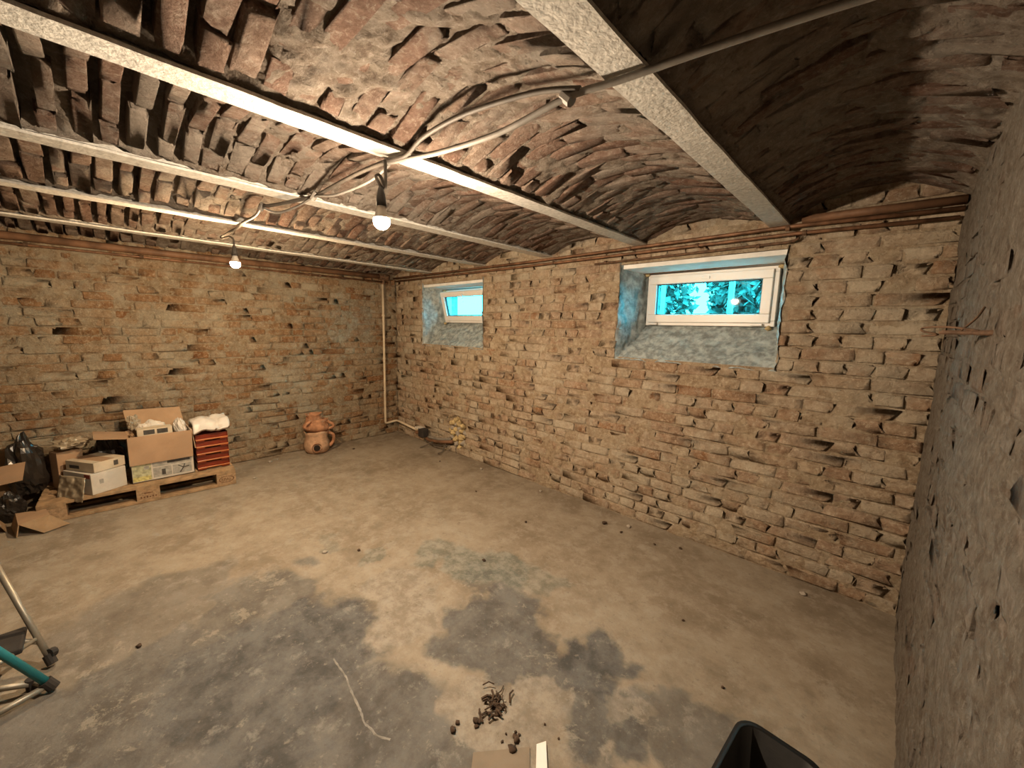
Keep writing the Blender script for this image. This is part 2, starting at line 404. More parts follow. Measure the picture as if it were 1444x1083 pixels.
# ------------------------------------------------------------------ brick pieces
def brick_arrays(L, H, D, seed, rough=1.0):
    r = np.random.default_rng(seed)
    nx, ny = 4, 4
    xs = np.array([-L / 2, -L / 2 + 0.014, L / 2 - 0.014, L / 2]); ys = np.array([-H / 2, -H / 2 + 0.010, H / 2 - 0.010, H / 2])
    tx, ty = r.normal(0, .010, 2) * rough
    V = []
    for j in range(ny):
        for i in range(nx):
            x, y = xs[i], ys[j]; z = r.uniform(-.0015, .0015) * rough + x * tx + y * ty
            ex, ey = i in (0, nx - 1), j in (0, ny - 1)
            if ex: x -= np.sign(x) * abs(r.normal(0, .004)) * rough; z -= abs(r.normal(.0005, .0015)) * rough
            else: x += r.normal(0, .02)
            if ey: y -= np.sign(y) * abs(r.normal(0, .0028)) * rough; z -= abs(r.normal(.0005, .0015)) * rough
            if ex and ey:
                k = r.random() < 0.3
                x -= np.sign(x) * (.001 + k * r.uniform(0, .016) * rough); y -= np.sign(y) * (.001 + k * r.uniform(0, .008) * rough); z -= .001 * rough
            V.append((x, y, z))
    F = []
    for j in range(ny - 1):
        for i in range(nx - 1):
            a = j * nx + i; F.append((a, a + 1, a + nx + 1, a + nx))
    ring = [i for i in range(nx)] + [nx * (j + 1) + nx - 1 for j in range(ny - 1)] + [nx * (ny - 1) + i for i in range(nx - 2, -1, -1)] + [nx * j for j in range(ny - 2, 0, -1)]
    o = len(V)
    for q in ring:
        x, y, z = V[q]; V.append((x * 1.015, y * 1.03, -D))
    k = len(ring)
    for a in range(k): F.append((ring[a], o + a, o + (a + 1) % k, ring[(a + 1) % k]))
    return np.array(V), np.array(F)
def flat_sides(me):
    nf = len(me.polygons); me.polygons.foreach_set('use_smooth', [(i % 21) < 9 for i in range(nf)])
def brick_set(L, H, D, n, seed, mat, rough):
    out = []
    for i in range(n):
        V, F = brick_arrays(L, H, D, seed + i, rough)
        me = raw_mesh('brick', V, F); flat_sides(me); me.materials.append(mat); out.append((V, F, me))
    return out
def pix(p):
    d = Vector(p) - CAM; z = d.dot(CF)
    if z < 0.05: return None
    return 722 + FPX * d.dot(CR) / z, 541.5 - FPX * d.dot(CU) / z, z
def place_bricks(parent, items, sets, mat, limit=300):
    """items: (set key, scale x, scale y, Matrix 4x4) -> the largest in view as parts, the rest joined"""
    sc = []
    for it in items:
        key, sx, sy, Mx = it
        c = Mx.translation; q = pix(c)
        a = -1.0
        if q and -40 < q[0] < 1484 and -40 < q[1] < 1123:
            nrm = (Mx.to_3x3() @ Vector((0, 0, 1))).normalized()
            vd = (CAM - c)
            a = max(0.0, nrm.dot(vd.normalized())) * sx * sy * (2 if key == 's' else 1) / vd.length_squared
        sc.append(a)
    order = np.argsort(-np.array(sc)); top = set(int(k) for k in order[:limit] if sc[int(k)] > 0)
    V = []; F = []; off = 0
    for i, (key, sx, sy, Mx) in enumerate(items):
        v, f, me = sets[key][i % len(sets[key])]
        S = Mx @ Matrix.Diagonal((sx, sy, 1, 1))
        if i in top:
            o = bpy.data.objects.new('brick', me); COL.objects.link(o); o.parent = parent; o.matrix_local = S
        else:
            A = np.array(S); V.append(v @ A[:3, :3].T + A[:3, 3]); F.append(f + off); off += len(v)
    if V:
        me = raw_mesh('distant_bricks', np.concatenate(V), np.concatenate(F)); flat_sides(me); me.materials.append(mat)
        o = bpy.data.objects.new('distant_bricks', me); COL.objects.link(o); o.parent = parent; o['kind'] = 'stuff'
def courses(u0, u1, v0, v1, openings, hole=None, ch=0.075, L=0.255, Hd=0.125):
    """list of (u, v, width, kind) for coursed brickwork, cut at openings"""
    out = []; row = 0; v = v0
    while v + ch * 0.6 < v1:
        u = u0 - random.uniform(0, L); kind = row % 2
        while u < u1:
            hd = (random.random() < (0.85 if kind else 0.22))
            w = (Hd if hd else L) * random.uniform(0.93, 1.07)
            a, b = max(u, u0), min(u + w, u1)
            if b - a > 0.05:
                segs = [(a, b)]
                for (oa, ob, va, vb) in openings:
                    if v + ch * 0.75 > va and v + ch * 0.25 < vb:
                        ns = []
                        for (p, q) in segs:
                            if q <= oa or p >= ob: ns.append((p, q)); continue
                            if oa - p > 0.04: ns.append((p, oa))
                            if q - ob > 0.04: ns.append((ob, q))
                        segs = ns
                for (p, q) in segs:
                    if hole and hole((p + q) / 2, v + ch / 2): continue
                    out.append(((p + q) / 2, v + ch / 2, q - p))
            u += w
        v += ch; row += 1
    return out

def brick_wall(name, O, U, N, ulen, top, vis, openings, mat_b, mat_m, base_h, amp, seed, rough=1.0, hole=None, holedepth=0.055, proud=0.004, res=0.016, extra=None):
    V = Vector((0, 0, 1)); U = Vector(U); N = Vector(N); O = Vector(O)
    nu = int(ulen / res) + 1; nv = int(top / res) + 1
    u = np.linspace(0, ulen, nu); v = np.linspace(-0.02, top, nv)
    for (a, b, c, d) in openings:          # snap lines to the opening edges
        for e in (a, b): u[np.argmin(abs(u - e))] = e
        for e in (c, d): v[np.argmin(abs(v - e))] = e
    UU, VV = np.meshgrid(u, v, indexing='ij')
    h = base_h + amp * fbm(UU * 4.5, VV * 6, None, seed, 3) + amp * 0.55 * fbm(UU * 19, VV * 24, None, seed + 5, 3, 0.6)
    pits = vn(UU * 11, VV * 15, None, seed + 31); h = h - 0.014 * np.clip(pits - 0.62, 0, 1) / 0.38
    h = np.clip(h, -0.016, 0.008)
    if hole is not None:
        hm = np.vectorize(hole)(UU, VV)
        h = np.where(hm, -holedepth + 0.018 * fbm(UU * 12, VV * 12, None, seed + 3, 3), h)
    if extra is not None: h = extra(UU, VV, h)
    P = np.array(O)[None, None] + UU[..., None] * np.array(U) + VV[..., None] * np.array(V) + h[..., None] * np.array(N)
    uc = (u[1:] + u[:-1]) / 2; vc = (v[1:] + v[:-1]) / 2
    UC, VC = np.meshgrid(uc, vc, indexing='ij'); keep = np.ones(UC.shape, bool)
    for (a, b, c, d) in openings: keep &= ~((UC > a) & (UC < b) & (VC > c) & (VC < d))
    me = grid_mesh(P, keep, True, name); me.materials.append(mat_m)
    w = bpy.data.objects.new(name, me); COL.objects.link(w); struct(w)
    sets = {'s': brick_set(0.245, 0.069, 0.045, 14, seed * 100, mat_b, rough), 'h': brick_set(0.117, 0.069, 0.045, 10, seed * 100 + 50, mat_b, rough)}
    items = []
    for (a, b, wd) in courses(vis[0], vis[1], 0.0, top - 0.02, openings, hole):
        key = 's' if wd > 0.17 else 'h'
        L = 0.245 if key == 's' else 0.117
        c = O + U * a + V * b + N * (proud + random.gauss(0, 0.0035))
        R = Matrix((U, V, N)).transposed() @ Matrix.Rotation(random.gauss(0, 0.012), 3, 'Z') @ Matrix.Rotation(random.gauss(0, 0.03), 3, 'X') @ Matrix.Rotation(random.gauss(0, 0.015), 3, 'Y')
        Mx = R.to_4x4(); Mx.translation = c
        items.append((key, (wd - 0.008) / L, random.uniform(0.95, 1.04), Mx))
    place_bricks(w, items, sets, mat_b)
    return w

# ------------------------------------------------------------------ floor
nx, ny = 150, 150
gx, gy = np.meshgrid(np.linspace(XL - 0.14, XR + 0.14, nx), np.linspace(YF - 0.05, DW + 0.14, ny), indexing='ij')
gz = 0.004 * fbm(gx * 1.6, gy * 1.6, None, 3, 3) - 0.004
me = grid_mesh(np.stack([gx, gy, gz], -1), None, True, 'floor'); me.materials.append(M['floor'])
floor = struct(bpy.data.objects.new('floor', me)); COL.objects.link(floor)
def ribbon(pts, w, name):
    P = [Vector((a, b, 0.0)) for a, b in pts]; Q = []
    for i in range(len(P) - 1):
        for t in np.linspace(0, 1, 8, endpoint=False): Q.append(P[i].lerp(P[i + 1], t))
    vs = []; fs = []
    for i, q in enumerate(Q):
        t = (Q[min(i + 1, len(Q) - 1)] - Q[max(i - 1, 0)]).normalized(); s = Vector((-t.y, t.x, 0))
        ww = w * (0.6 + 0.6 * random.random()); jt = 0.004 * float(vn(q.x * 25, q.y * 25, None, 4))
        zz = 0.004 * float(fbm(q.x * 1.6, q.y * 1.6, None, 3, 3)) - 0.004
        vs += [q + s * (ww + jt) + Vector((0, 0, zz - .001)), q + s * jt + Vector((0, 0, zz + .003)), q - s * (ww - jt) + Vector((0, 0, zz - .001))]
    for i in range(len(Q) - 1):
        fs += [(3 * i, 3 * i + 1, 3 * i + 4, 3 * i + 3), (3 * i + 1, 3 * i + 2, 3 * i + 5, 3 * i + 4)]
    MB().add(vs, fs).build(name, 'seam', floor, True)
ribbon([(-1.66, 0.62), (-1.52, 0.62), (-1.40, 0.60), (-1.30, 0.585), (-1.22, 0.59), (-1.15, 0.625)], 0.006, 'mortar_seam')

# ------------------------------------------------------------------ walls
W1 = dict(a=-1.585, b=-0.495, z0=1.29, z1=2.0, fa=-1.475, fb=-0.575, f0=1.545, f1=1.945)
W2 = dict(a=-4.285, b=-3.165, z0=1.275, z1=2.0, fa=-4.175, fb=-3.245, f0=1.545, f1=1.945)
WALLTOP = 2.34
ops = [(w['a'] - XL, w['b'] - XL, w['z0'], w['z1']) for w in (W1, W2)]
def hole_fn(u, v):
    x = u + XL
    return ((x + 3.62) / (0.19 + 0.03 * math.sin(v * 40))) ** 2 + ((v - 0.24) / (0.22 + 0.03 * math.sin(x * 50))) ** 2 < 1.0
wall_back = brick_wall('wall_back', (XL, DW, 0), (1, 0, 0), (0, -1, 0), XR - XL, WALLTOP, (0, XR - XL), ops, M['brick_wall'], M['mortar_wall'], -0.0040, 0.0055, 11, hole=hole_fn, proud=0.001)
wall_left = brick_wall('wall_left', (XL, YF, 0), (0, 1, 0), (1, 0, 0), DW - YF, WALLTOP, (1.1, DW - YF), [], M['brick_left'], M['mortar_left'], -0.0035, 0.0055, 23, proud=0.001)
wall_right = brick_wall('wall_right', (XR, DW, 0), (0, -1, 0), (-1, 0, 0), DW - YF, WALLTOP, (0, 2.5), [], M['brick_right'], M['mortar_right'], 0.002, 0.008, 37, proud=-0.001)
# solid cores behind the faces
b = MB()
y0, y1 = DW + 0.035, DW + 0.46
xs = [XL - 0.4, W2['a'], W2['b'], W1['a'], W1['b'], XR + 0.4]
for i in (0, 2, 4): b.box((xs[i], y0, -0.1), (xs[i + 1], y1, 2.75))
for w in (W1, W2):
    b.box((w['a'], y0, -0.1), (w['b'], y1, w['z0'] - 0.03)); b.box((w['a'], y0, w['z1'] + 0.03), (w['b'], y1, 2.75))
b.build('core', M['mortar_wall'], wall_back)
MB().box((XL - 0.46, YF - 0.3, -0.1), (XL - 0.035, DW + 0.46, 2.75)).build('core', M['mortar_left'], wall_left)
MB().box((XR + 0.035, YF - 0.3, -0.1), (XR + 0.46, DW + 0.46, 2.75)).build('core', M['mortar_right'], wall_right)
struct(MB().box((XL - 0.1, YF - 0.3, -0.1), (XR + 0.1, YF, 2.75)).build('wall_front', M['mortar_right']))

# ------------------------------------------------------------------ ceiling: brick vaults between beams
csets = {'s': brick_set(0.25, 0.068, 0.07, 18, 5000, M['brick_ceil'], 1.5)}
edges = [(BEAMX[0] + BW / 2 - .014, XR + 0.02)] + [(BEAMX[i + 1] + BW / 2 - .014, BEAMX[i] - BW / 2 + .014) for i in range(4)] + [(XL - 0.02, BEAMX[4] - BW / 2 + .014)]
YV = -0.75
for bi, (xa, xb) in enumerate(edges):
    w = xb - xa; xc = (xa + xb) / 2; rise = 0.13 if bi == 0 else 0.095; zs = HC + 0.014  # first bay arched higher so the beam shades more of it
    gap0 = [-9, 0.30, 0.32, 0.40, 0.32, 0.2][bi]       # towards the stepladder end the joints have lost their mortar
    res = 0.016
    nu = int(w / res) + 1; nv = int((DW + 0.05 - YF) / res) + 1
    X, Y = np.meshgrid(np.linspace(xa, xb, nu), np.linspace(YF, DW + 0.05, nv), indexing='ij')
    t = (X - xc) / (w / 2); Z = zs + rise * (1 - t * t)
    h = -0.004 + 0.009 * fbm(X * 5, Y * 7, None, 50 + bi, 3) + 0.008 * fbm(X * 22, Y * 30, None, 70 + bi, 3, 0.6)
    pits = vn(X * 16, Y * 19, None, 90 + bi); h = h - 0.025 * np.clip(pits - 0.6, 0, 1) / 0.4
    h = np.clip(h, -0.05, 0.012)
    g = 1 / (1 + np.exp((Y - gap0) / 0.05)); g = g * (np.abs(t) < 0.93) * np.clip(0.8 + 0.9 * vn(X * 4, Y * 9, None, 33 + bi), 0, 1)
    h = h * (1 - g) + g * (-0.075)
    P = np.stack([X, Y, np.maximum(Z - h, HC + 0.006 + 0.15 * np.maximum(0, 0.03 - (w / 2) * (1 - np.abs(t))))], -1)
    me = grid_mesh(P, None, True, 'ceiling'); me.materials.append(M['mortar_ceil'])
    ce = struct(bpy.data.objects.new('ceiling', me)); COL.objects.link(ce)
    items = []; y = YV; row = 0
    while y < DW - 0.02:
        worn = y < gap0 + random.uniform(-.1, .1); slim = random.uniform(0.70, .90) if random.random() < 0.6 else 1.06
        u = -w / 2 - (0.125 if row % 2 else 0.0) - random.uniform(0, 0.04); drop = random.gauss(0, 0.003)
        while u < w / 2 - 0.03:
            a, c = max(u, -w / 2 + 0.022), min(u + 0.262, w / 2 - 0.022)
            if c - a > 0.06:
                um = (a + c) / 2; tt = um / (w / 2)
                slope = -2 * rise * um / (w / 2) ** 2
                T = Vector((1, 0, slope)).normalized(); Nn = Vector((slope, 0, -1)).normalized()
                sag = (c - a) ** 2 / 8 * (2 * rise / (w / 2) ** 2) * 0.5
                off = 0.003 + drop + random.gauss(0, 0.004)
                pos = Vector((xc + um, y + random.gauss(0, 0.004), zs + rise * (1 - tt * tt) - sag * 0.3)) + Nn * off
                R = Matrix((-T, Vector((0, 1, 0)), Nn)).transposed() @ Matrix.Rotation(random.gauss(0, 0.03), 3, 'X') @ Matrix.Rotation(random.gauss(0, 0.015), 3, 'Z') @ Matrix.Rotation(random.gauss(0, .02), 3, 'Y')
                Mx = R.to_4x4(); Mx.translation = pos
                items.append(('s', (c - a - (0.003 if worn else 0.008)) / 0.25, slim * random.uniform(.96, 1.03) if worn else random.uniform(0.9, 1.08), Mx))
            u += 0.262
        y += 0.078; row += 1
    place_bricks(ce, items, csets, M['brick_ceil'])
struct(MB().box((XL - 0.46, YF - 0.3, 2.45), (XR + 0.46, DW + 0.46, 2.75)).build('ceiling', M['mortar_ceil']))

# ------------------------------------------------------------------ steel beams
BL = ['broad white steel ceiling beam ending above the closed window',
      'white steel ceiling beam crossed by the cables beside the first hanging bulb',
      'white steel ceiling beam between the two hanging bulbs, next to the tie-wrapped cable',
      'white steel ceiling beam that the last stretch of cable crosses before the far bulb',
      'thin-looking white steel ceiling beam closest to the wall behind the pallet']
for i, x in enumerate(BEAMX):
    prof = [(-BW / 2, 0), (BW / 2, 0), (BW / 2, 0.010), (0.012, 0.017), (0.005, 0.024), (0.005, 0.17), (-0.005, 0.17), (-0.005, 0.024), (-0.012, 0.017), (-BW / 2, 0.010)]
    ys = np.linspace(YF, DW + 0.04, 90); k = len(prof); vs = []; fs = []
    for yy in ys:
        for (a, c) in prof:
            j = 0.0015 * float(vn(yy * 14, a * 60 + 3, None, i + 3))
            vs.append((x + a * (1 + 0.02 * float(vn(yy * 9, a, None, i))), yy, HC + c + j))
    for a in range(len(ys) - 1):
        for j in range(k): fs.append((a * k + j, a * k + (j + 1) % k, (a + 1) * k + (j + 1) % k, (a + 1) * k + j))
    fs += [tuple(range(k)), tuple((len(ys) - 1) * k + j for j in range(k))[::-1]]
    tag(MB().add(vs, fs).build('ceiling_beam', 'white_beam'), BL[i], 'beam', 'white steel ceiling beams')

# ------------------------------------------------------------------ windows
def patch(c00, c10, c11, c01, name, mat, parent, n=(28, 28), amp=0.012, seed=1, freq=14):
    c00, c10, c11, c01 = [np.array(q, float) for q in (c00, c10, c11, c01)]
    s, t = np.meshgrid(np.linspace(0, 1, n[0]), np.linspace(0, 1, n[1]), indexing='ij')
    P = c00 * ((1 - s) * (1 - t))[..., None] + c10 * (s * (1 - t))[..., None] + c11 * (s * t)[..., None] + c01 * ((1 - s) * t)[..., None]
    nr = np.cross(c10 - c00, c01 - c00); nr = nr / np.linalg.norm(nr)
    h = amp * fbm(P[..., 0] * freq, P[..., 1] * freq, P[..., 2] * freq, seed, 4, 0.55)
    P = P + h[..., None] * nr
    me = grid_mesh(P, None, True, name); me.materials.append(M[mat]); o = bpy.data.objects.new(name, me); COL.objects.link(o); o.parent = parent
    return o
def ringframe(b, a, c, z0, z1, wd, y0, y1, mat=None):
    b.box((a, y0, z0), (c, y1, z0 + wd), mat); b.box((a, y0, z1 - wd), (c, y1, z1), mat)
    b.box((a, y0, z0 + wd), (a + wd, y1, z1 - wd), mat); b.box((c - wd, y0, z0 + wd), (c, y1, z1 - wd), mat); return b
def window(n, w, tilt, seed):
    a, c, z0, z1, fa, fb, f0, f1 = [w[k] for k in ('a', 'b', 'z0', 'z1', 'fa', 'fb', 'f0', 'f1')]
    FY = 3.14
    fr = ringframe(MB(), fa, fb, f0, f1, 0.038, FY, FY + 0.07).build('window_%d' % n, 'pvc', None, bevel=0.004)
    struct(fr); fr['label'] = 'white plastic basement window in a deep plastered opening, sash ' + ('tilted open' if tilt else 'closed')
    T = Matrix.Translation((0, FY - 0.012, f0 + 0.02)) @ Matrix.Rotation(tilt, 4, 'X') @ Matrix.Translation((0, -(FY - 0.012), -(f0 + 0.02)))
    sa, sb, s0, s1 = fa + 0.022, fb - 0.03, f0 + 0.024, f1 - 0.02
    sash = ringframe(MB(), sa, sb, s0, s1, 0.06, FY - 0.022, FY + 0.045, T).build('sash', 'pvc', fr, bevel=0.005)
    ringframe(MB(), sa + 0.06, sb - 0.06, s0 + 0.06, s1 - 0.06, 0.006, FY - 0.006, FY + 0.02, T).build('gasket', 'gasket', sash)
    MB().box((sa + 0.055, FY + 0.006, s0 + 0.055), (sb - 0.055, FY + 0.018, s1 - 0.055), T).build('pane', 'glass', sash)
    xm = (sa + sb) / 2
    h = MB().box((xm - 0.028, FY - 0.03, s1 - 0.042), (xm + 0.028, FY - 0.02, s1 - 0.020), T)
    if tilt: h.tube([T @ Vector((xm, FY - 0.035, s1 - 0.03)), T @ Vector((xm - .002, FY - 0.045, s1 - 0.05)), T @ Vector((xm + 0.012, FY - 0.05, s1 - 0.12))], 0.007)
    h.build('handle', 'pvc', sash, bevel=0.002)
    for x in (fa + 0.07, fb - 0.10): MB().box((x - 0.035, FY - 0.03, f0 + 0.004), (x + 0.035, FY - 0.001, f0 + 0.02)).build('hinge_cover', 'pvc', fr, bevel=0.003)
    patch((a, DW - 0.008, z0 - 0.02), (fa - 0.005, FY + 0.04, f0 - 0.03), (fa - 0.005, FY + 0.04, f1 + 0.05), (a, DW - 0.008, z1 + 0.02), 'reveal', 'plaster', fr, amp=0.016, seed=seed)
    patch((c, DW - 0.008, z0 - 0.02), (fb + 0.012, FY + 0.04, f0 - 0.03), (fb + 0.012, FY + 0.04, f1 + 0.05), (c, DW - 0.008, z1 + 0.02), 'reveal', 'plaster', fr, amp=0.010, seed=seed + 1)
    patch((a - 0.01, DW - 0.001, z0 - 0.022), (c + 0.005, DW - 0.001, z0 - 0.022), (fb + 0.02, FY + 0.05, f0 + 0.004), (fa - 0.02, FY + 0.05, f0 + 0.004), 'sill', 'plaster', fr, (70, 26), 0.013, seed + 2)
    # lintel: a painted board with a front edge
    b = MB(); b.slab([(a + 0.03, DW - 0.004, z1 - 0.005), (c - 0.005, DW - 0.004, z1 - 0.005), (fb + 0.02, FY + 0.06, f1 + 0.035), (fa - 0.02, FY + 0.06, f1 + 0.035)], 0.03)
    b.build('lintel', 'lintel', fr)
    MB().tube([(fa - 0.02, FY - 0.03, f1 + 0.012), (fb + 0.01, FY - 0.03, f1 + 0.018)], 0.011, 6).build('steel_bar', 'rust', fr)
    for (x, z) in ((fa - 0.005, f1 + 0.0), (fb + 0.012, f1 - 0.01), (fb - 0.03, f0 - 0.012) if not tilt else (fa + .01, f0 - .01)):
        MB().blob((x, FY - 0.012, z), (0.02, 0.018, 0.014), int(x * 50) % 91, 0.3).build('foam_lump', 'foam', fr, True)
    # outer frame closure so that no light slips past the frame
    b = MB()
    b.box((a - 0.05, FY + 0.045, f1 - 0.004), (c + 0.05, DW + 0.46, f1 + 0.16)); b.box((a - 0.05, FY + 0.045, z0 - 0.2), (c + 0.05, DW + 0.46, f0 + 0.004))
    b.box((a - 0.05, FY + 0.045, f0), (fa + 0.004, DW + 0.46, f1)); b.box((fb - 0.004, FY + 0.045, f0), (c + 0.05, DW + 0.46, f1))
    b.build('outer_reveal', 'plaster', fr)
    return fr
window(1, W1, 0.0, 101)
window(2, W2, math.radians(14), 131)

# ------------------------------------------------------------------ outside: lawn, shrubs, posts
gx, gy = np.meshgrid(np.linspace(-22, 8, 50), np.linspace(DW + 0.45, 24, 40), indexing='ij')
gz = 1.42 + 0.02 * (gy - DW) + 0.03 * fbm(gx, gy, None, 8, 3)
me = grid_mesh(np.stack([gx, gy, gz], -1), None, True, 'ground'); me.materials.append(M['grass'])
struct(bpy.data.objects.new('ground', me)); COL.objects.link(bpy.data.objects['ground'])
def shrub(loc, rx, rz, n, seed, label):
    r = np.random.default_rng(seed); t = thing('garden_shrub', label, 'shrub', loc, 'shrubs outside the closed window')
    L = Vector(loc); vs = np.empty((n, 4, 3)); 
    d = r.normal(size=(n, 3)); d /= np.linalg.norm(d, axis=1)[:, None]
    rad = r.uniform(0.35, 1.0, n) ** 0.5
    p = d * rad[:, None] * np.array([rx, rx * 0.7, rz]) + np.array([0, 0, rz * 1.02])
    p += 0.15 * np.stack([vn(p[:, 0] * 2, p[:, 1] * 2, p[:, 2] * 2, seed + k) for k in range(3)], 1)
    p[:, 2] = np.maximum(p[:, 2], 0.08)
    ax = r.normal(size=(n, 3)); ax /= np.linalg.norm(ax, axis=1)[:, None]
    bx = np.cross(ax, r.normal(size=(n, 3))); bx /= np.linalg.norm(bx, axis=1)[:, None]
    s = r.uniform(0.05, 0.11, n)[:, None]
    vs[:, 0] = p - ax * s; vs[:, 1] = p + bx * s * 0.45; vs[:, 2] = p + ax * s; vs[:, 3] = p - bx * s * 0.45
    me = raw_mesh('foliage', vs.reshape(-1, 3), np.arange(4 * n).reshape(n, 4), False); me.materials.append(M['leaf'])
    o = bpy.data.objects.new('foliage', me); COL.objects.link(o); o.parent = t; o['kind'] = 'stuff'
    b = MB()
    for k in range(5):
        an = k * 1.3 + seed
        b.tube([L + Vector((0.05 * math.cos(an), 0.05 * math.sin(an), -0.05)), L + Vector((0.25 * rx * math.cos(an), 0.2 * rx * math.sin(an), rz * 0.7)), L + Vector((0.6 * rx * math.cos(an), 0.4 * rx * math.sin(an), rz * 1.5))], [0.03, 0.02, 0.008], 6)
    b.build('stem', 'bark', t)
shrub((-3.6, 7.0, 1.5), 1.05, 0.62, 3600, 3, 'dense broad green shrub outside the closed window, beside the left white post')
shrub((-1.5, 6.6, 1.5), 0.70, 0.66, 3000, 4, 'tall green shrub outside the closed window, behind the right white post')
shrub((-2.55, 9.5, 1.55), 1.0, 0.16, 1800, 5, 'low green shrub outside seen through the gap between taller shrubs')
for (x, y, l) in ((-2.40, 5.6, 'white garden post in front of the broad shrub outside the closed window'), (-1.36, 5.0, 'white garden post in front of the tall shrub outside the closed window')):
    t = thing('garden_post', l, 'post', (x, y, 1.46), 'white posts outside the window')
    MB().box((x - 0.025, y - 0.025, 1.44), (x + 0.025, y + 0.025, 2.7)).build('shaft', 'post', t)
    MB().box((x - 0.04, y - 0.04, 2.7), (x + 0.04, y + 0.04, 2.74)).build('cap', 'post', t)

# ------------------------------------------------------------------ pipes
def pipe(name, label, pts, r, mat, brackets=(), k=10, smooth=0, bm='rust', bdir=(0, 0.85, 0), group=None):
    t = thing(name, label, 'pipe', pts[0], group)
    MB().tube(pts, r, k, True, smooth).build('run', mat, t, True)
    for p in brackets:
        p = Vector(p); d = Vector(bdir)
        ax = Vector((0, 0, 1)).cross(d)
        b = MB().tube([p - ax * 0.012, p + ax * 0.012], r + 0.005, 10)
        b.tube([p, p + d * 0.075], 0.006, 6)
        b.build('bracket', bm, t)
    return t
PW = 'pipes along the walls'
pipe('heating_pipe', 'upper brown copper pipe running under the ceiling along the window wall', [(XL + 0.07, 2.80, 2.105), (-2.4, 2.80, 2.098), (-0.47, 2.80, 2.108), (XR - 0.01, 2.80, 2.09)], 0.011, 'copper', [(x, 2.80, 2.10) for x in (-4.2, -2.95, -1.48, -0.50)], group=PW)
pipe('heating_pipe', 'lower brown copper pipe just beneath another along the window wall', [(XL + 0.09, 2.812, 2.068), (-2.4, 2.812, 2.064), (-0.46, 2.812, 2.068), (XR - 0.02, 2.812, 2.053)], 0.010, 'copper', [(x, 2.812, 2.066) for x in (-3.6, -2.2, -1.0, -0.42)], group=PW)
pipe('gas_pipe', 'thin rusty pipe along the lintel of the closed window, bending up at one end', [(-1.80, 2.84, 2.022), (-0.50, 2.84, 2.03), (-0.462, 2.835, 2.035), (-0.452, 2.84, 2.042), (-0.450, 2.845, 2.05)], 0.008, 'rust', [(x, 2.84, 2.026) for x in (-1.7, -0.65)], group=PW)
pipe('iron_pipe', 'thick dark iron pipe under the ceiling along the wall behind the pallet', [(XL + 0.055, YF + 0.02, 2.10), (XL + 0.055, 0.6, 2.095), (XL + 0.055, 2.74, 2.115)], 0.030, 'iron', [], 14, group=PW)
pipe('copper_pipe', 'thin copper pipe beneath the thick iron pipe on the wall behind the pallet', [(XL + 0.06, YF + 0.02, 2.035), (XL + 0.06, 2.72, 2.048)], 0.010, 'copper', [(XL + 0.06, y, 2.044) for y in (-0.3, 0.35, 1.75, 1.86)], bdir=(-1, 0, 0), group=PW)
pipe('dark_bar', 'dark round bar under the ceiling in the corner beside the broad beam', [(-0.44, 2.83, 2.145), (XR - 0.005, 2.83, 2.135)], 0.022, 'iron', [], 8)  # bar added along the dark band at the wall top
t = pipe('water_pipe', 'cream painted pipe dropping down the room corner and along the skirting into the wall hole',
     [(XL + 0.045, 2.655, 2.03), (XL + 0.045, 2.655, 1.2), (XL + 0.045, 2.65, 0.19), (XL + 0.045, 2.655, 0.172), (XL + 0.045, 2.68, 0.165), (XL + 0.045, 2.80, 0.178), (XL + 0.06, 2.822, 0.178), (XL + 0.09, 2.825, 0.176), (-4.3, 2.825, 0.135)], 0.015, 'cream')
for z in (1.62, 1.05): MB().tube([(XL + 0.045, 2.654, z - 0.012), (XL + 0.045, 2.654, z + 0.012)], 0.02, 10).build('collar', 'cream', t)
MB().tube([(XL + 0.045, 2.655, 0.62), (XL + 0.05, 2.60, 0.63), (XL + 0.03, 2.52, 0.615)], 0.006, 6).build('clip', 'rust', t)
t = thing('pipe_valve', 'rusty pipe joint where the corner pipe meets the ceiling pipes', 'valve', (XL + 0.06, 2.66, 2.07))
MB().tube([(XL + 0.055, 2.60, 2.11), (XL + 0.055, 2.72, 2.11)], 0.040, 12).build('body', 'rust', t)
MB().tube([(XL + 0.05, 2.66, 2.02), (XL + 0.05, 2.66, 2.12)], 0.026, 10).build('collar', 'rust', t)
MB().tube([(XL + 0.06, 2.66, 2.11), (XL + 0.12, 2.66, 2.13)], 0.012, 8).build('stem', 'rust', t)

# ------------------------------------------------------------------ ceiling cable and bulbs
ZC = HC - 0.016
A = [(XR - 0.03, 1.10, 2.118), (-0.12, 1.045, 2.125), (-0.36, 0.99, ZC + .004), (-0.56, 0.955, ZC), (-0.70, 0.93, ZC)]
t = thing('power_cable', 'grey twin cable strung under the beams from the right wall towards the first bulb', 'cable', A[0])
MB().tube(A + [(-0.95, 0.92, ZC - 0.018), (-1.2, 0.895, ZC - 0.012), (-1.35, 0.865, ZC - .004), (-1.455, 0.825, ZC - .006)], 0.009, 8, True, 6).build('sheath', 'cable_grey', t, True)
MB().tube([(-0.66, 0.93, ZC + 0.006), (-0.8, 0.905, 2.15), (-1.05, 0.87, 2.165), (-1.25, 0.85, 2.15), (-1.36, 0.845, ZC + 0.002), (-1.455, 0.815, ZC - .002)], 0.008, 8, True, 6).build('second_core', 'cable_dark', t, True)
MB().tube([(-0.69, 0.935, ZC - 0.012), (-0.715, 0.93, ZC + 0.012)], 0.016, 8).build('tie', 'cable_grey', t)
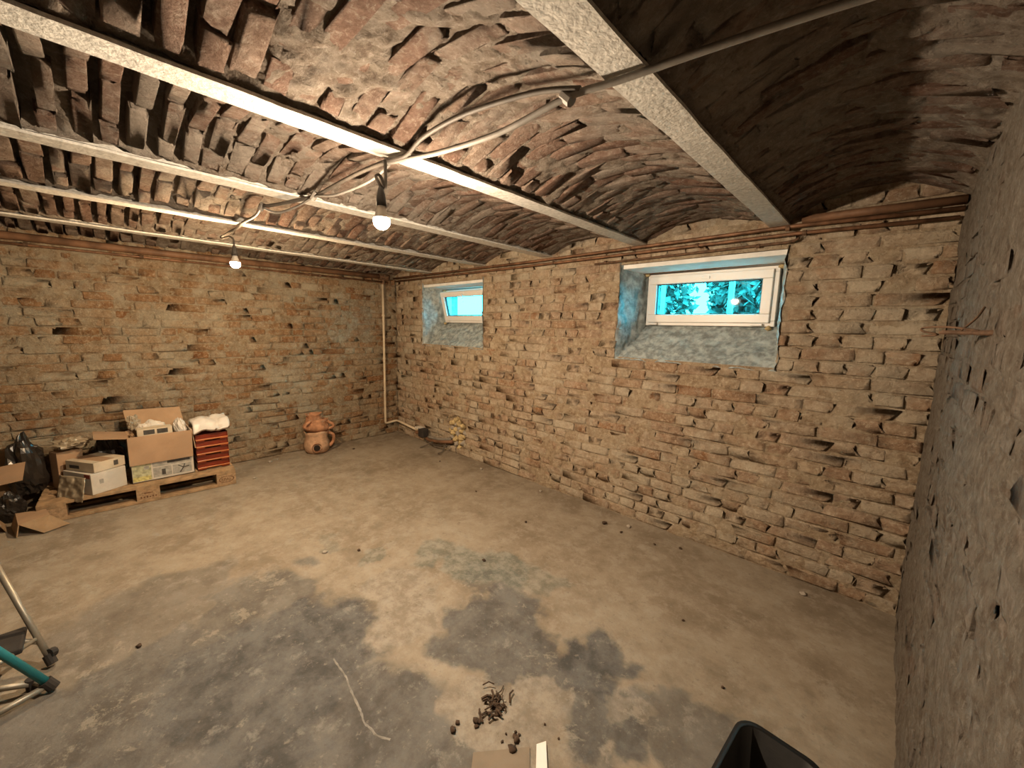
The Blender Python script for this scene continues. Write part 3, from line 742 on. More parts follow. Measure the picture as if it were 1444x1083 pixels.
B = [(-1.465, 0.82, ZC - .002), (-1.7, 0.835, 2.135), (-1.95, 0.825, 2.13), (-2.12, 0.808, ZC + .004), (-2.30, 0.76, ZC), (-2.45, 0.705, ZC - 0.004), (-2.52, 0.685, ZC - 0.002), (-2.72, 0.70, ZC - 0.012), (-3.0, 0.70, ZC - 0.006), (-3.18, 0.72, ZC), (-3.36, 0.70, ZC - 0.012), (-3.42, 0.69, ZC - 0.02)]
t = thing('power_cable', 'dark cable looping on from the first bulb across three beams to the far bulb', 'cable', B[0])
MB().tube(B, 0.0085, 8, True, 6).build('sheath', 'cable_dark', t, True)
MB().tube([(p[0] + .01, p[1] + 0.012 + 0.02 * math.sin(i * 1.7), min(p[2] - 0.008, ZC + 0.001) - 0.012 * (i % 3)) for i, p in enumerate(B[:7])], 0.006, 6, True, 6).build('second_core', 'cable_grey', t, True)
for p in (B[3], B[6]): MB().tube([Vector(p) + Vector((0.012, 0, 0.012)), Vector(p) + Vector((-0.012, -0.01, -0.016))], 0.014, 8).build('tie', 'cable_grey', t)
def lamp(L, label, cord, r, d):
    t = thing('hanging_bulb', label, 'light bulb', cord[0])
    MB().tube(cord, 0.006, 8, True, 6).build('cord', 'cable_dark', t, True)
    x, y, z = L['loc']
    T = Matrix.Translation((x, y, z))
    MB().lathe([(0.0, r * 4.1), (0.006, r * 4.1), (0.012, r * 3.6), (0.017, r * 2.8), (0.019, r * 1.75), (0.0, r * 1.75)], 16, T).build('socket', 'socket', t, True)
    prof = [(0.0, -r)] + [(r * math.sin(a), -r * math.cos(a)) for a in np.linspace(0.3, 1.9, 7)]
    MB().lathe([prof[-1], (0.72 * r, 0.9 * r), (0.55 * r, 1.4 * r), (0.5 * r, 1.78 * r)], 14, T).build('collar', 'card_white', t, True)  # opaque collar, added to cut the bulb's upward light
    A_ = 4 * math.pi * r * r * 0.68
    MB().lathe(prof, 14, T).build('bulb', emit_mat('bulb glow ' + d, L['color'], L['power'] * 0.1 / (math.pi * A_)), t, True)
bx, by, bz = BULB_A['loc']; r = 0.031
lamp(BULB_A, 'bright bare bulb on a curled black cord under the beam with the cable junction', [(bx + .0, by + .02, 2.108), (bx + .004, by + .018, 2.06), (bx + .006, by + .016, 2.02), (bx + .0, by + .014, 2.012), (bx - .004, by + .008, 2.04), (bx - .008, by - .004, 2.055), (bx - .012, by - .012, 2.045), (bx, by, bz + r * 4.0)], r, 'near')
bx, by, bz = BULB_B['loc']; r2 = 0.030
lamp(BULB_B, 'yellowish bare bulb on a kinked wire close to the wall behind the pallet', [(-3.42, 0.69, 2.094), (-3.44, 0.665, 2.075), (-3.40, 0.67, 2.062), (-3.32, 0.69, 2.066), (bx, by - .002, 2.045), (bx, by, bz + r2 * 4.0)], r2, 'far')

# ------------------------------------------------------------------ wall hole contents
for k in range(24):
    an = k * 2.4; rr = 0.155 * math.sqrt((k + 0.5) / 24)
    x = -3.60 + rr * 1.0 * math.cos(an); z = 0.25 + rr * 1.15 * math.sin(an)
    MB().blob((x, DW + 0.018 + random.uniform(-.01, .015), z), (random.uniform(.025, .045), .04, random.uniform(.022, .04)), 300 + k, 0.35).build('rubble_stone', 'foam' if k % 3 else 'grit', wall_back, True)
t = thing('junction_box', 'small black junction box on the pipe end beside the hole in the wall', 'junction box', (-4.2, 2.80, 0.15))
b = MB().box((-4.23, 2.745, 0.10), (-4.12, 2.83, 0.205)); b.build('box', 'rubber', t, bevel=0.006)
MB().box((-4.31, 2.75, 0.19), (-4.2, 2.825, 0.212)).build('label', 'paper', t)
MB().tube([(-4.34, 2.80, 0.12), (-4.26, 2.80, 0.125)], 0.028, 10).build('gland', 'iron', t)
t = thing('waste_pipe', 'grey pipe stub reaching from the black junction box into the wall hole', 'pipe', (-4.15, 2.80, 0.12))
MB().tube([(-4.10, 2.79, 0.09), (-4.02, 2.785, 0.085), (-3.80, 2.80, 0.11), (-3.66, 2.86, 0.13)], 0.022, 10, True, 4).build('run', 'iron', t, True)
MB().tube([(-4.05, 2.78, 0.125), (-3.85, 2.79, 0.135), (-3.68, 2.85, 0.16)], 0.018, 10, True, 4).build('sleeve', 'cable_grey', t, True)
for i, (pts, l) in enumerate(((((-3.95, 2.775, 0.08), (-3.99, 2.74, 0.05), (-4.04, 2.70, 0.02), (-4.06, 2.66, 0.008)), 'short grey wire drooping to the floor below the junction box'),
                              (((-3.72, 2.80, 0.10), (-3.70, 2.76, 0.08), (-3.69, 2.73, 0.03), (-3.72, 2.68, 0.008)), 'dark wire hooking down to the floor from the wall hole'),
                              (((-4.1, 2.77, 0.07), (-3.96, 2.755, 0.06), (-3.8, 2.76, 0.075), (-3.68, 2.80, 0.09)), 'black wire bundled under the grey pipe stub at the wall hole'))):
    tag(MB().tube(pts, 0.007, 6, True, 6).build('loose_wire', 'cable_dark', None, True), l, 'wire', 'loose wires at the wall hole')

# ------------------------------------------------------------------ pallet
PA = math.atan2(0.05, 1.2)
PO = Vector((-4.275, 0.80, 0))                           # front corner near the letter trays
def PL(a, d, z):                                          # a along the front (towards -y), d into the wall
    return Vector((PO.x - a * math.sin(PA) - d * math.cos(PA), PO.y - a * math.cos(PA) + d * math.sin(PA), z))
def pbox(b, a0, a1, d0, d1, z0, z1):
    q = [PL(a0, d0, z0), PL(a1, d0, z0), PL(a1, d1, z0), PL(a0, d1, z0), PL(a0, d0, z1), PL(a1, d0, z1), PL(a1, d1, z1), PL(a0, d1, z1)]
    return b.add(q, [(0, 1, 2, 3), (7, 6, 5, 4), (0, 4, 5, 1), (1, 5, 6, 2), (2, 6, 7, 3), (3, 7, 4, 0)])
pal = thing('pallet', 'wooden shipping pallet carrying the boxes and the letter trays', 'pallet', tuple(PO))
DP = 0.60
for d0, d1 in ((0, 0.12), (0.155, 0.235), (0.27, 0.35), (0.38, 0.455), (0.48, DP)): pbox(MB(), 0, 1.2, d0, d1, 0.122, 0.144).build('deck_board', 'wood', pal, bevel=0.002)
for a0 in (0, 0.53, 1.055): pbox(MB(), a0, a0 + 0.145, 0, DP, 0.100, 0.122).build('stringer_board', 'wood', pal, bevel=0.002)
for d0, d1 in ((0, 0.10), (0.25, 0.35), (DP - 0.1, DP)): pbox(MB(), 0, 1.2, d0, d1, 0.0, 0.022).build('bottom_board', 'wood', pal, bevel=0.002)
blk = None
for a0 in (0, 0.53, 1.055):
    for d0 in (0, 0.25, DP - 0.1):
        o = pbox(MB(), a0, a0 + 0.145, d0, d0 + 0.1, 0.022, 0.100).build('block', 'block', pal, bevel=0.002)
        if d0 == 0 and a0 == 0: blk = o
        if d0 == 0 and a0 == 0.53: blk2 = o
b = MB(); vs = []; fs = []
for k in range(32):
    an = 2 * math.pi * k / 32
    for s in (1.0, 0.86): vs.append(PL(0.0725 + 0.058 * s * math.cos(an), -0.0012, 0.061 + 0.030 * s * math.sin(an)))
for k in range(32): fs.append((2 * k, 2 * k + 1, (2 * k + 3) % 64, (2 * k + 2) % 64))
o = b.add(vs, fs).build('stamp', 'stamp', None); 
def reparent(o, p):
    o.data.transform(Matrix.Translation(-world_loc(p))); o.parent = p
reparent(o, blk)
def text_mesh(txt, size, origin, ux, uy, mat, name, parent):
    cu = bpy.data.curves.new('t', 'FONT'); cu.body = txt; cu.size = size; cu.align_x = 'CENTER'; cu.align_y = 'CENTER'; cu.resolution_u = 2
    ob = bpy.data.objects.new('t', cu); COL.objects.link(ob)
    dg = bpy.context.evaluated_depsgraph_get(); me = bpy.data.meshes.new_from_object(ob.evaluated_get(dg))
    bpy.data.objects.remove(ob); bpy.data.curves.remove(cu)
    ux = Vector(ux).normalized(); uy = Vector(uy).normalized(); uz = ux.cross(uy)
    Mx = Matrix((ux, uy, uz)).transposed().to_4x4(); Mx.translation = Vector(origin)
    me.transform(Mx); me.name = name; me.materials.clear(); me.materials.append(M[mat])
    o = bpy.data.objects.new(name, me); COL.objects.link(o); reparent(o, parent); return o
FX = (PL(0, 0, 0) - PL(1, 0, 0)).normalized()
text_mesh('EPAL', 0.036, PL(0.0725, -0.0015, 0.061), FX, (0, 0, 1), 'stamp', 'stamp_letters', blk)
o = MB()
for (a0, a1, z0, z1) in ((0.045, 0.10, 0.076, 0.082), (0.06, 0.115, 0.083, 0.086)): pbox(o, 0.53 + a0, 0.53 + a1, -0.001, 0, z0, z1)
for k in range(6): pbox(o, 0.53 + 0.022 + k * 0.018, 0.53 + 0.032 + k * 0.018, -0.001, 0, 0.040, 0.040 + (0.012, 0.016, 0.011, 0.018, 0.013, 0.015)[k])
reparent(o.build('stamp', 'stamp', None), blk2)

# ------------------------------------------------------------------ open carton
ZP = 0.145
def sheet(name, q, mat, parent, t=0.006): return MB().slab(q, t).build(name, mat, parent)
X0, X1, Y0, Y1, ZT = -4.405, -4.715, 0.112, 0.525, 0.535
ct = thing('cardboard_carton', 'open brown cardboard carton with printed pictures on its front, filled with papers', 'box', (X0, Y0, ZP))
sheet('front_wall', [(X0, Y0, ZP), (X0, Y1, ZP), (X0, Y1, ZT), (X0, Y0, ZT)], 'card_white', ct)
sheet('side_wall', [(X0, Y1, ZP), (X1, Y1, ZP), (X1, Y1, ZT), (X0, Y1, ZT)], 'card_white', ct)
sheet('side_wall', [(X1, Y0, ZP), (X0, Y0, ZP), (X0, Y0, ZT), (X1, Y0, ZT)], 'card', ct)
sheet('back_wall', [(X1, Y1, ZP), (X1, Y0, ZP), (X1, Y0, ZT), (X1, Y1, ZT)], 'card_in', ct)
sheet('bottom', [(X0, Y0, ZP + 0.006), (X0, Y1, ZP + 0.006), (X1, Y1, ZP + 0.006), (X1, Y0, ZP + 0.006)], 'card', ct)
sheet('front_flap', [(X0 + 0.014, Y0 - 0.003, ZT - 0.235), (X0 + 0.018, Y1 - 0.006, ZT - 0.232), (X0 + 0.006, Y1, ZT + 0.002), (X0 + 0.006, Y0, ZT + 0.004)], 'card', ct)
sheet('back_flap', [(X1, Y0 + 0.02, ZT), (X1, Y1 - 0.01, ZT), (X1 - 0.05, Y1 - 0.03, ZT + 0.16), (X1 - 0.05, Y0 + 0.005, ZT + 0.175)], 'card_in', ct)
sheet('left_flap', [(X0 - 0.005, Y0, ZT), (X1 + 0.02, Y0, ZT), (X1 + 0.02, Y0 - 0.19, ZT + 0.035), (X0 - 0.005, Y0 - 0.185, ZT + 0.03)], 'card', ct)
sheet('right_flap', [(X0 - 0.005, Y1, ZT), (X1 + 0.01, Y1, ZT), (X1 + 0.01, Y1 + 0.016, ZT - 0.17), (X0 - 0.005, Y1 + 0.014, ZT - 0.17)], 'card_in', ct)
def pr(y0, y1, z0, z1, mat, k=0.0012): MB().box((X0, y0, z0), (X0 + k, y1, z1)).build('print', mat, ct)
pr(Y0 + 0.008, Y0 + 0.125, ZP + 0.012, ZP + 0.155, 'print_green'); pr(Y0 + 0.008, Y0 + 0.12, ZP + 0.012, ZP + 0.05, 'print_yellow', .0018); pr(Y0 + 0.08, Y0 + 0.112, ZP + 0.105, ZP + 0.135, 'print_grey', .0018)
pr(Y0 + 0.135, Y0 + 0.255, ZP + 0.022, ZP + 0.105, 'print_grey'); pr(Y0 + 0.262, Y1 - 0.022, ZP + 0.022, ZP + 0.105, 'print_grey'); pr(Y0 + 0.135, Y1 - 0.02, ZP + 0.113, ZP + 0.155, 'print_grey')
pr(Y0 + 0.19, Y0 + 0.215, ZP + 0.035, ZP + 0.085, 'print_dark', .0018); pr(Y0 + 0.23, Y1 - 0.03, ZP + 0.128, ZP + 0.15, 'print_dark', .0018)
b = MB()
for (p, q) in (((0.30, 0.095), (0.335, 0.07)), ((0.335, 0.07), (0.31, 0.03)), ((0.335, 0.07), (0.375, 0.075)), ((0.335, 0.07), (0.345, 0.10))):
    b.tube([(X0 + 0.0012, Y0 + p[0], ZP + p[1]), (X0 + 0.0012, Y0 + q[0], ZP + q[1])], 0.004, 5)
b.build('print', 'print_dark', ct)
# contents
t = thing('picture_box', 'small cream box with dark picture panels sticking out of the open carton', 'box', (X0 - 0.05, 0.2, 0.45))
MB().box((X0 - 0.14, 0.175, 0.40), (X0 - 0.03, 0.40, 0.585)).build('body', 'card_cream', t, bevel=0.003)
for y in (0.215, 0.30): MB().box((X0 - 0.03, y, 0.54), (X0 - 0.0285, y + 0.07, 0.578)).build('print', 'print_dark', t)
def crumple(name, c, r, mat, seed, label=None, cat=None, amp=0.35, freq=2.6, flat=None, nu=28, nv=18, rot=0.0, group=None):
    o = MB().blob(c, r, seed, amp, freq, nu, nv, rot, flat).build(name, mat, None, False)
    if label: tag(o, label, cat, group)
    return o
crumple('paper_bundle', (X0 - 0.215, 0.28, 0.555), (0.06, 0.10, 0.06), 'paper', 41, 'white papers heaped in the middle of the open carton', 'paper', 0.25, 2.0)
crumple('paper_bundle', (X0 - 0.15, 0.462, 0.53), (0.10, 0.045, 0.10), 'bag_white', 42, 'rounded cream paper roll in the end of the carton beside the letter trays', 'paper', 0.18, 2.0)
crumple('plastic_film', (X1 + 0.03, Y0 + 0.06, 0.60), (0.022, 0.04, 0.06), 'bag_clear', 43, 'small crumpled clear film against the raised back flap of the carton', 'film', 0.4, 2.5)
crumple('paper_scrap', (X0 - 0.12, Y0 + 0.036, 0.51), (0.045, 0.022, 0.03), 'card_dark', 44, 'small dark crumpled scrap at the hinge of the carton left flap', 'scrap', 0.4, 2.5)

# ------------------------------------------------------------------ letter trays
TX0, TX1, TY0, TY1 = -4.425, -4.70, 0.548, 0.790
for k in range(5):
    z = ZP + 0.012 + k * 0.066
    t = thing('letter_tray', ['red-brown plastic letter tray at the bottom of the stack, standing on the pallet', 'red-brown plastic letter tray second from the bottom of the stack', 'red-brown plastic letter tray in the middle of the stack', 'red-brown plastic letter tray second from the top of the stack', 'red-brown plastic letter tray at the top, under the white plastic bag'][k], 'letter tray', (TX0, TY0, z), 'stacked letter trays on the pallet')
    MB().box((TX1, TY0, z), (TX0, TY1, z + 0.005)).build('base', 'resin', t)
    for y in (TY0, TY1 - 0.004): MB().box((TX1, y, z), (TX0 - 0.01, y + 0.004, z + 0.055)).build('side', 'resin', t)
    MB().box((TX1, TY0, z), (TX1 + 0.004, TY1, z + 0.055)).build('back', 'resin', t)
    q = MB().box((TX0, TY0, z + 0.0), (TX0 + 0.006, TY1, z + 0.013)); q.build('front_lip', 'resin_edge', t, bevel=0.002)
    MB().box((TX0 - 0.02, TY0 + 0.006, z + 0.006), (TX0 - 0.015, TY1 - 0.006, z + 0.05)).build('divider', 'resin', t)
    for y in (TY0 + 0.003, TY1 - 0.063): MB().box((TX0 - 0.01, y, z - 0.010), (TX0 + 0.004, y + 0.06, z)).build('foot', 'resin', t)
b = MB()
s, tt = np.meshgrid(np.linspace(0, 1, 26), np.linspace(0, 1, 22), indexing='ij')
px = TX0 + 0.02 - s * 0.27; py = TY0 - 0.012 + tt * 0.265
pz = ZP + 0.385 + 0.055 * np.sin(np.pi * np.clip(s * 1.1, 0, 1)) + 0.018 * fbm(px * 18, py * 18, None, 12, 3) + 0.03 * (tt - 0.4) * s
pz = np.where(s < 0.06, pz - 0.035, pz)
me = grid_mesh(np.stack([px, py, pz], -1), None, False, 'plastic_bag'); me.materials.append(M['bag_white'])
o = bpy.data.objects.new('plastic_bag', me); COL.objects.link(o)
so = o.modifiers.new('solid', 'SOLIDIFY'); so.thickness = 0.03; so.offset = -1
tag(o, 'folded white plastic bag lying on top of the letter tray stack', 'bag')

# ------------------------------------------------------------------ white boxes on the pallet
def obox(c, ang, L, Wd, z0, z1):
    """box with corner c; right face runs length L along ang, left face runs Wd"""
    e1 = Vector((math.cos(ang), math.sin(ang), 0)); e2 = Vector((-e1.y, e1.x, 0)); c = Vector((c[0], c[1], 0))
    q = [c, c + e1 * L, c + e1 * L + e2 * Wd, c + e2 * Wd]
    return [p + Vector((0, 0, z0)) for p in q] + [p + Vector((0, 0, z1)) for p in q], e1, e2
BF = [(0, 3, 2, 1), (4, 5, 6, 7), (0, 1, 5, 4), (1, 2, 6, 5), (2, 3, 7, 6), (3, 0, 4, 7)]
ang = math.atan2(0.20, -0.11)
q, e1, e2 = obox((-4.315, -0.112), ang, 0.225, 0.31, ZP, ZP + 0.165)
t = thing('white_carton', 'white carton with a small grey mark standing on the pallet under a flat box', 'box', tuple(q[0]))
MB().add(q, BF).build('body', 'card_white', t, bevel=0.003)
nn = -e2 * 0.0012
def onface(o, u, v0, v1, n_, du): 
    return [o + e1 * u + Vector((0, 0, v0)) + n_, o + e1 * (u + du) + Vector((0, 0, v0)) + n_, o + e1 * (u + du) + Vector((0, 0, v1)) + n_, o + e1 * u + Vector((0, 0, v1)) + n_]
MB().slab(onface(q[0], 0.05, 0.075, 0.11, nn, 0.025), 0.001).build('print', 'print_grey', t)
MB().slab([q[0] + e2 * 0.01 - e1 * 0.0012 + Vector((0, 0, 0.13)), q[0] + e2 * 0.01 - e1 * 0.0012 + Vector((0, 0, 0.16)), q[0] + e2 * 0.07 - e1 * 0.0012 + Vector((0, 0, 0.16)), q[0] + e2 * 0.07 - e1 * 0.0012 + Vector((0, 0, 0.13))], 0.001).build('print', 'print_red', t)
q, e1, e2 = obox((-4.335, -0.09), ang + 0.05, 0.21, 0.29, ZP + 0.168, ZP + 0.245)
t = thing('flat_carton', 'flat cream carton with dark lettering lying on the white carton', 'box', tuple(q[0]))
MB().add(q, BF).build('body', 'card_cream', t, bevel=0.003)
MB().slab([q[0] + e1 * 0.05 + Vector((0, 0, 0.0775)), q[1] - e1 * 0.07 + Vector((0, 0, 0.0775)), q[2] - e1 * 0.07 + Vector((0, 0, 0.0775)), q[3] + e1 * 0.05 + Vector((0, 0, 0.0775))], 0.001).build('tape', 'card', t)
MB().slab([q[0] + e2 * 0.15 - e1 * 0.0012 + Vector((0, 0, z)) if i in (0, 3) else q[0] + e2 * 0.25 - e1 * 0.0012 + Vector((0, 0, z)) for i, z in enumerate((0.02, 0.02, 0.045, 0.045))][::-1], 0.001).build('print', 'print_dark', t)
MB().slab([q[0] + e1 * u - e2 * 0.0012 + Vector((0, 0, z)) for u, z in ((0.13, 0.02), (0.16, 0.02), (0.16, 0.06), (0.13, 0.06))], 0.001).build('print', 'print_dark', t)
q, _, _ = obox((-4.62, -0.285), ang - 0.1, 0.15, 0.11, ZP, ZP + 0.30)
tag(MB().add(q, BF).build('brown_carton', 'card', None, bevel=0.003), 'plain brown carton standing behind the flat cream box on the pallet', 'box')
crumple('black_bag', (-4.79, 0.0, ZP + 0.17), (0.075, 0.095, 0.21), 'bag_black', 51, 'black plastic sack behind the boxes on the pallet', 'bag', 0.25, 1.8, flat=-0.168)
crumple('black_bag', (-4.73, -0.455, ZP + 0.17), (0.11, 0.10, 0.27), 'bag_black', 52, 'slumped black plastic sack at the pallet end by the leaning cardboard', 'bag', 0.25, 1.8, flat=-0.168)
crumple('clear_bag', (-4.68, -0.20, ZP + 0.352), (0.09, 0.10, 0.042), 'bag_clear', 53, 'crumpled shiny clear plastic on top of the black sack', 'film', 0.4, 2.4)
# plastic film hanging over the end of the white carton
s, tt = np.meshgrid(np.linspace(0, 1, 26), np.linspace(0, 1, 22), indexing='ij')
base = np.array([-4.335, -0.14]); d2 = np.array([e2.x, e2.y])
P = np.stack([base[0] + d2[0] * s * 0.26 + 0.035 + 0.05 * tt, base[1] + d2[1] * s * 0.26 - 0.03 * tt, ZP + 0.15 - 0.17 * tt + 0 * s], -1)
P[..., 0] += 0.016 * fbm(s * 5, tt * 5, None, 61, 3); P[..., 2] = np.maximum(P[..., 2], 0.012)
me = grid_mesh(P, None, False, 'plastic_sheet'); me.materials.append(M['bag_clear']); o = bpy.data.objects.new('plastic_sheet', me); COL.objects.link(o)
o.modifiers.new('solid', 'SOLIDIFY').thickness = 0.004
tag(o, 'dull plastic film hanging over the end of the white carton', 'film')

# ------------------------------------------------------------------ loose cardboard on the floor beside the pallet
CG = 'cardboard scraps beside the pallet'
def bent(name, pts, label, mat, t=0.007, fold=None):
    o = MB().slab(pts, t).build(name, mat, None); return tag(o, label, 'cardboard', CG)
tc = thing('cardboard_scrap', 'torn folded carton flap lying on the floor in front of the pallet end', 'cardboard', (-4.3, -0.4, 0), CG)
sheet('panel', [(-4.40, -0.50, 0.10), (-4.17, -0.47, 0.09), (-4.20, -0.33, 0.105), (-4.315, -0.35, 0.115)], 'card', tc)
sheet('panel', [(-4.40, -0.50, 0.10), (-4.41, -0.53, 0.006), (-4.16, -0.485, 0.006), (-4.17, -0.47, 0.09)], 'card_dark', tc)
sheet('panel', [(-4.20, -0.33, 0.105), (-4.17, -0.47, 0.09), (-4.13, -0.36, 0.006), (-4.20, -0.24, 0.006)], 'card_dark', tc)
tc = thing('cardboard_scrap', 'small crushed carton lying on the floor between the flap and the wall', 'cardboard', (-4.45, -0.55, 0), CG)
sheet('panel', [(-4.42, -0.66, 0.008), (-4.28, -0.62, 0.008), (-4.30, -0.56, 0.075), (-4.44, -0.59, 0.085)], 'card', tc)
sheet('panel', [(-4.44, -0.59, 0.085), (-4.30, -0.56, 0.075), (-4.33, -0.54, 0.008), (-4.47, -0.555, 0.008)], 'card_dark', tc)
bent('cardboard_sheet', [(-4.58, -0.62, 0.27), (-4.53, -0.46, 0.30), (-4.60, -0.44, 0.42), (-4.64, -0.56, 0.40)], 'pale cardboard sheet leaning on the dark heap by the wall', 'card')
bent('cardboard_sheet', [(-4.72, -0.96, 0.006), (-4.70, -0.55, 0.006), (-4.87, -0.53, 0.50), (-4.88, -0.94, 0.46)], 'large dark brown cardboard sheet leaning against the wall past the pallet', 'card_dark')
bent('cardboard_sheet', [(-4.40, -0.84, 0.006), (-4.46, -0.64, 0.006), (-4.66, -0.66, 0.16), (-4.62, -0.86, 0.16)], 'low dark cardboard piece on the floor before the leaning sheet', 'card_dark')
crumple('black_bag', (-4.55, -0.53, 0.10), (0.07, 0.07, 0.12), 'bag_black', 55, 'small black plastic sack on the floor below the leaning cardboard', 'bag', 0.28, 1.8, flat=-0.098)

# ------------------------------------------------------------------ clay pots
PX, PY = -4.74, 1.70
t = thing('clay_pot', 'squat terracotta pot with a round side mouth standing on the floor', 'pot', (PX, PY, 0))
T = Matrix.Translation((PX, PY, 0))
MB().lathe([(0.0, 0.0), (0.10, 0.0), (0.125, 0.03), (0.135, 0.08), (0.13, 0.13), (0.115, 0.18), (0.12, 0.22), (0.13, 0.25), (0.12, 0.255), (0.10, 0.2), (0.0, 0.19)], 28, T, 0.06, 5).build('body', 'clay_pale', t, True)
dv = Vector((0.93, -0.36, 0.0))
c = Vector((PX, PY, 0.085)) + dv * 0.115
MB().tube([c - dv * 0.03, c + dv * 0.02, c + dv * 0.035], [0.055, 0.05, 0.052], 16, False).build('mouth', 'clay', t, True)
MB().tube([c + dv * 0.024, c + dv * 0.029], 0.034, 16).build('opening', 'mouth_shade', t)  # near-black disc painting the shade inside the mouth
MB().tube([Vector((PX, PY, 0.23)) + Vector((0.05, 0.11, 0)), Vector((PX, PY, 0.19)) + Vector((0.06, 0.165, 0)), Vector((PX, PY, 0.11)) + Vector((0.04, 0.17, 0)), Vector((PX, PY, 0.06)) + Vector((0.05, 0.12, 0))], 0.018, 8, True, 4).build('handle', 'clay', t, True)
t = thing('clay_pot', 'broken terracotta pot with a flared rim stacked on the squat pot', 'pot', (PX, PY - 0.01, 0.25))
T = Matrix.Translation((PX + 0.005, PY - 0.005, 0.262)) @ Matrix.Rotation(math.radians(-6), 4, 'X')
MB().lathe([(0.0, 0.0), (0.115, 0.0), (0.135, 0.03), (0.135, 0.05), (0.115, 0.075), (0.105, 0.11), (0.115, 0.14), (0.105, 0.145), (0.09, 0.10), (0.0, 0.08)], 28, T, 0.10, 8).build('body', 'clay', t, True)
MB().lathe([(0.085, 0.12), (0.07, 0.15), (0.072, 0.185), (0.085, 0.20), (0.075, 0.20), (0.06, 0.17), (0.06, 0.13)], 22, T @ Matrix.Translation((0, -0.015, 0)) @ Matrix.Rotation(math.radians(8), 4, 'X'), 0.12, 9).build('rim', 'clay', t, True)
for s_ in (-1, 1): MB().tube([T @ Vector((0.08, s_ * 0.10, 0.03)), T @ Vector((0.09, s_ * 0.15, 0.05)), T @ Vector((0.085, s_ * 0.15, 0.08)), T @ Vector((0.06, s_ * 0.095, 0.12))], 0.016, 8, True, 4).build('handle', 'clay', t, True)

# ------------------------------------------------------------------ step stool at the frame edge
t = thing('step_stool', 'folding metal step stool with teal tube legs and black feet', 'step stool', (-2.45, -0.5, 0))
def leg(p, q, r, mat, foot=True, name='leg'):
    p, q = Vector(p), Vector(q); d = (q - p).normalized()
    o = MB().tube([p + d * 0.01, q], r, 12).build(name, mat, t, True)
    if foot: MB().tube([p - Vector((0, 0, 0.0)), p + d * 0.045], r + 0.006, 12).build('foot', 'rubber', t)
leg((-2.47, -0.246, 0.012), (-2.76, -0.40, 0.46), 0.0115, 'alu')
leg((-2.30, -0.235, 0.012), (-2.33, -0.47, 0.46), 0.014, 'teal')
leg((-2.76, -0.86, 0.012), (-2.76, -0.42, 0.46), 0.014, 'alu')
leg((-2.28, -0.90, 0.012), (-2.33, -0.50, 0.46), 0.016, 'teal')
MB().tube([(-2.30, -0.25, 0.03), (-2.275, -0.37, 0.018), (-2.27, -0.88, 0.02)], 0.012, 10).build('rail', 'alu', t, True)
MB().tube([(-2.36, -0.30, 0.03), (-2.40, -0.40, 0.045), (-2.46, -0.86, 0.045)], 0.012, 10).build('rail', 'alu', t, True)
MB().tube([(-2.37, -0.295, 0.0), (-2.37, -0.295, 0.045)], 0.02, 10).build('foot', 'rubber', t)
MB().tube([(-2.37, -0.295, 0.028), (-2.30, -0.25, 0.028)], 0.010, 10).build('rail', 'alu', t, True)
MB().tube([(-2.53, -0.28, 0.10), (-2.75, -0.62, 0.20)], 0.010, 10).build('brace', 'alu', t, True)
MB().tube([(-2.54, -0.285, 0.115), (-2.32, -0.42, 0.16)], 0.009, 10).build('brace', 'alu', t, True)
MB().tube([(-2.485, -0.255, 0.055), (-2.50, -0.24, 0.05)], 0.02, 10).build('clamp', 'rubber', t)
MB().box((-2.62, -0.62, 0.125), (-2.44, -0.315, 0.15)).build('tread', 'rubber', t, bevel=0.008)
MB().box((-2.80, -0.62, 0.45), (-2.30, -0.38, 0.475)).build('tread', 'rubber', t, bevel=0.008)

# ------------------------------------------------------------------ black tub, board, cardboard on the floor
def rrect(cx, cy, wx, wy, r, z, ang, n=6):
    out = []
    for k, (sx, sy) in enumerate(((1, 1), (-1, 1), (-1, -1), (1, -1))):
        for i in range(n + 1):
            a = math.pi / 2 * (k + i / n)
            x = sx * (wx - r) + r * math.cos(a); y = sy * (wy - r) + r * math.sin(a)
            out.append(Vector((cx + x * math.cos(ang) - y * math.sin(ang), cy + x * math.sin(ang) + y * math.cos(ang), z)))
    return out
def loft(rings, close=True):
    vs = []; fs = []; k = len(rings[0])
    for rg in rings: vs += rg
    for i in range(len(rings) - 1):
        for j in range(k): fs.append((i * k + j, i * k + (j + 1) % k, (i + 1) * k + (j + 1) % k, (i + 1) * k + j))
    if close: fs += [tuple(range(k))[::-1], tuple((len(rings) - 1) * k + j for j in range(k))]
    return MB().add(vs, fs)
cx, cy, ta = -0.108, 1.13, math.radians(-4)
t = thing('black_tub', 'black rectangular plastic tub with rounded corners standing on the floor by the right wall', 'tub', (cx, cy, 0))
loft([rrect(cx, cy, .08, .14, .035, 0.004, ta), rrect(cx, cy, .104, .170, .05, 0.30, ta), rrect(cx, cy, .098, .164, .046, 0.30, ta), rrect(cx, cy, .074, .135, .03, 0.012, ta)]).build('body', 'tub', t, True)
loft([rrect(cx, cy, .104, .170, .05, 0.285, ta), rrect(cx, cy, .114, .180, .056, 0.287, ta), rrect(cx, cy, .114, .180, .056, 0.302, ta), rrect(cx, cy, .100, .166, .047, 0.302, ta)], False).build('rim', 'tub', t, True)
o = MB().slab([(-0.76, 0.975, 0.014), (-0.62, 0.80, 0.014), (-0.585, 0.83, 0.014), (-0.742, 1.008, 0.014)], 0.013).build('laminate_strip', 'board', None, bevel=0.001)
tag(o, 'narrow white laminate strip lying on the concrete floor', 'board')
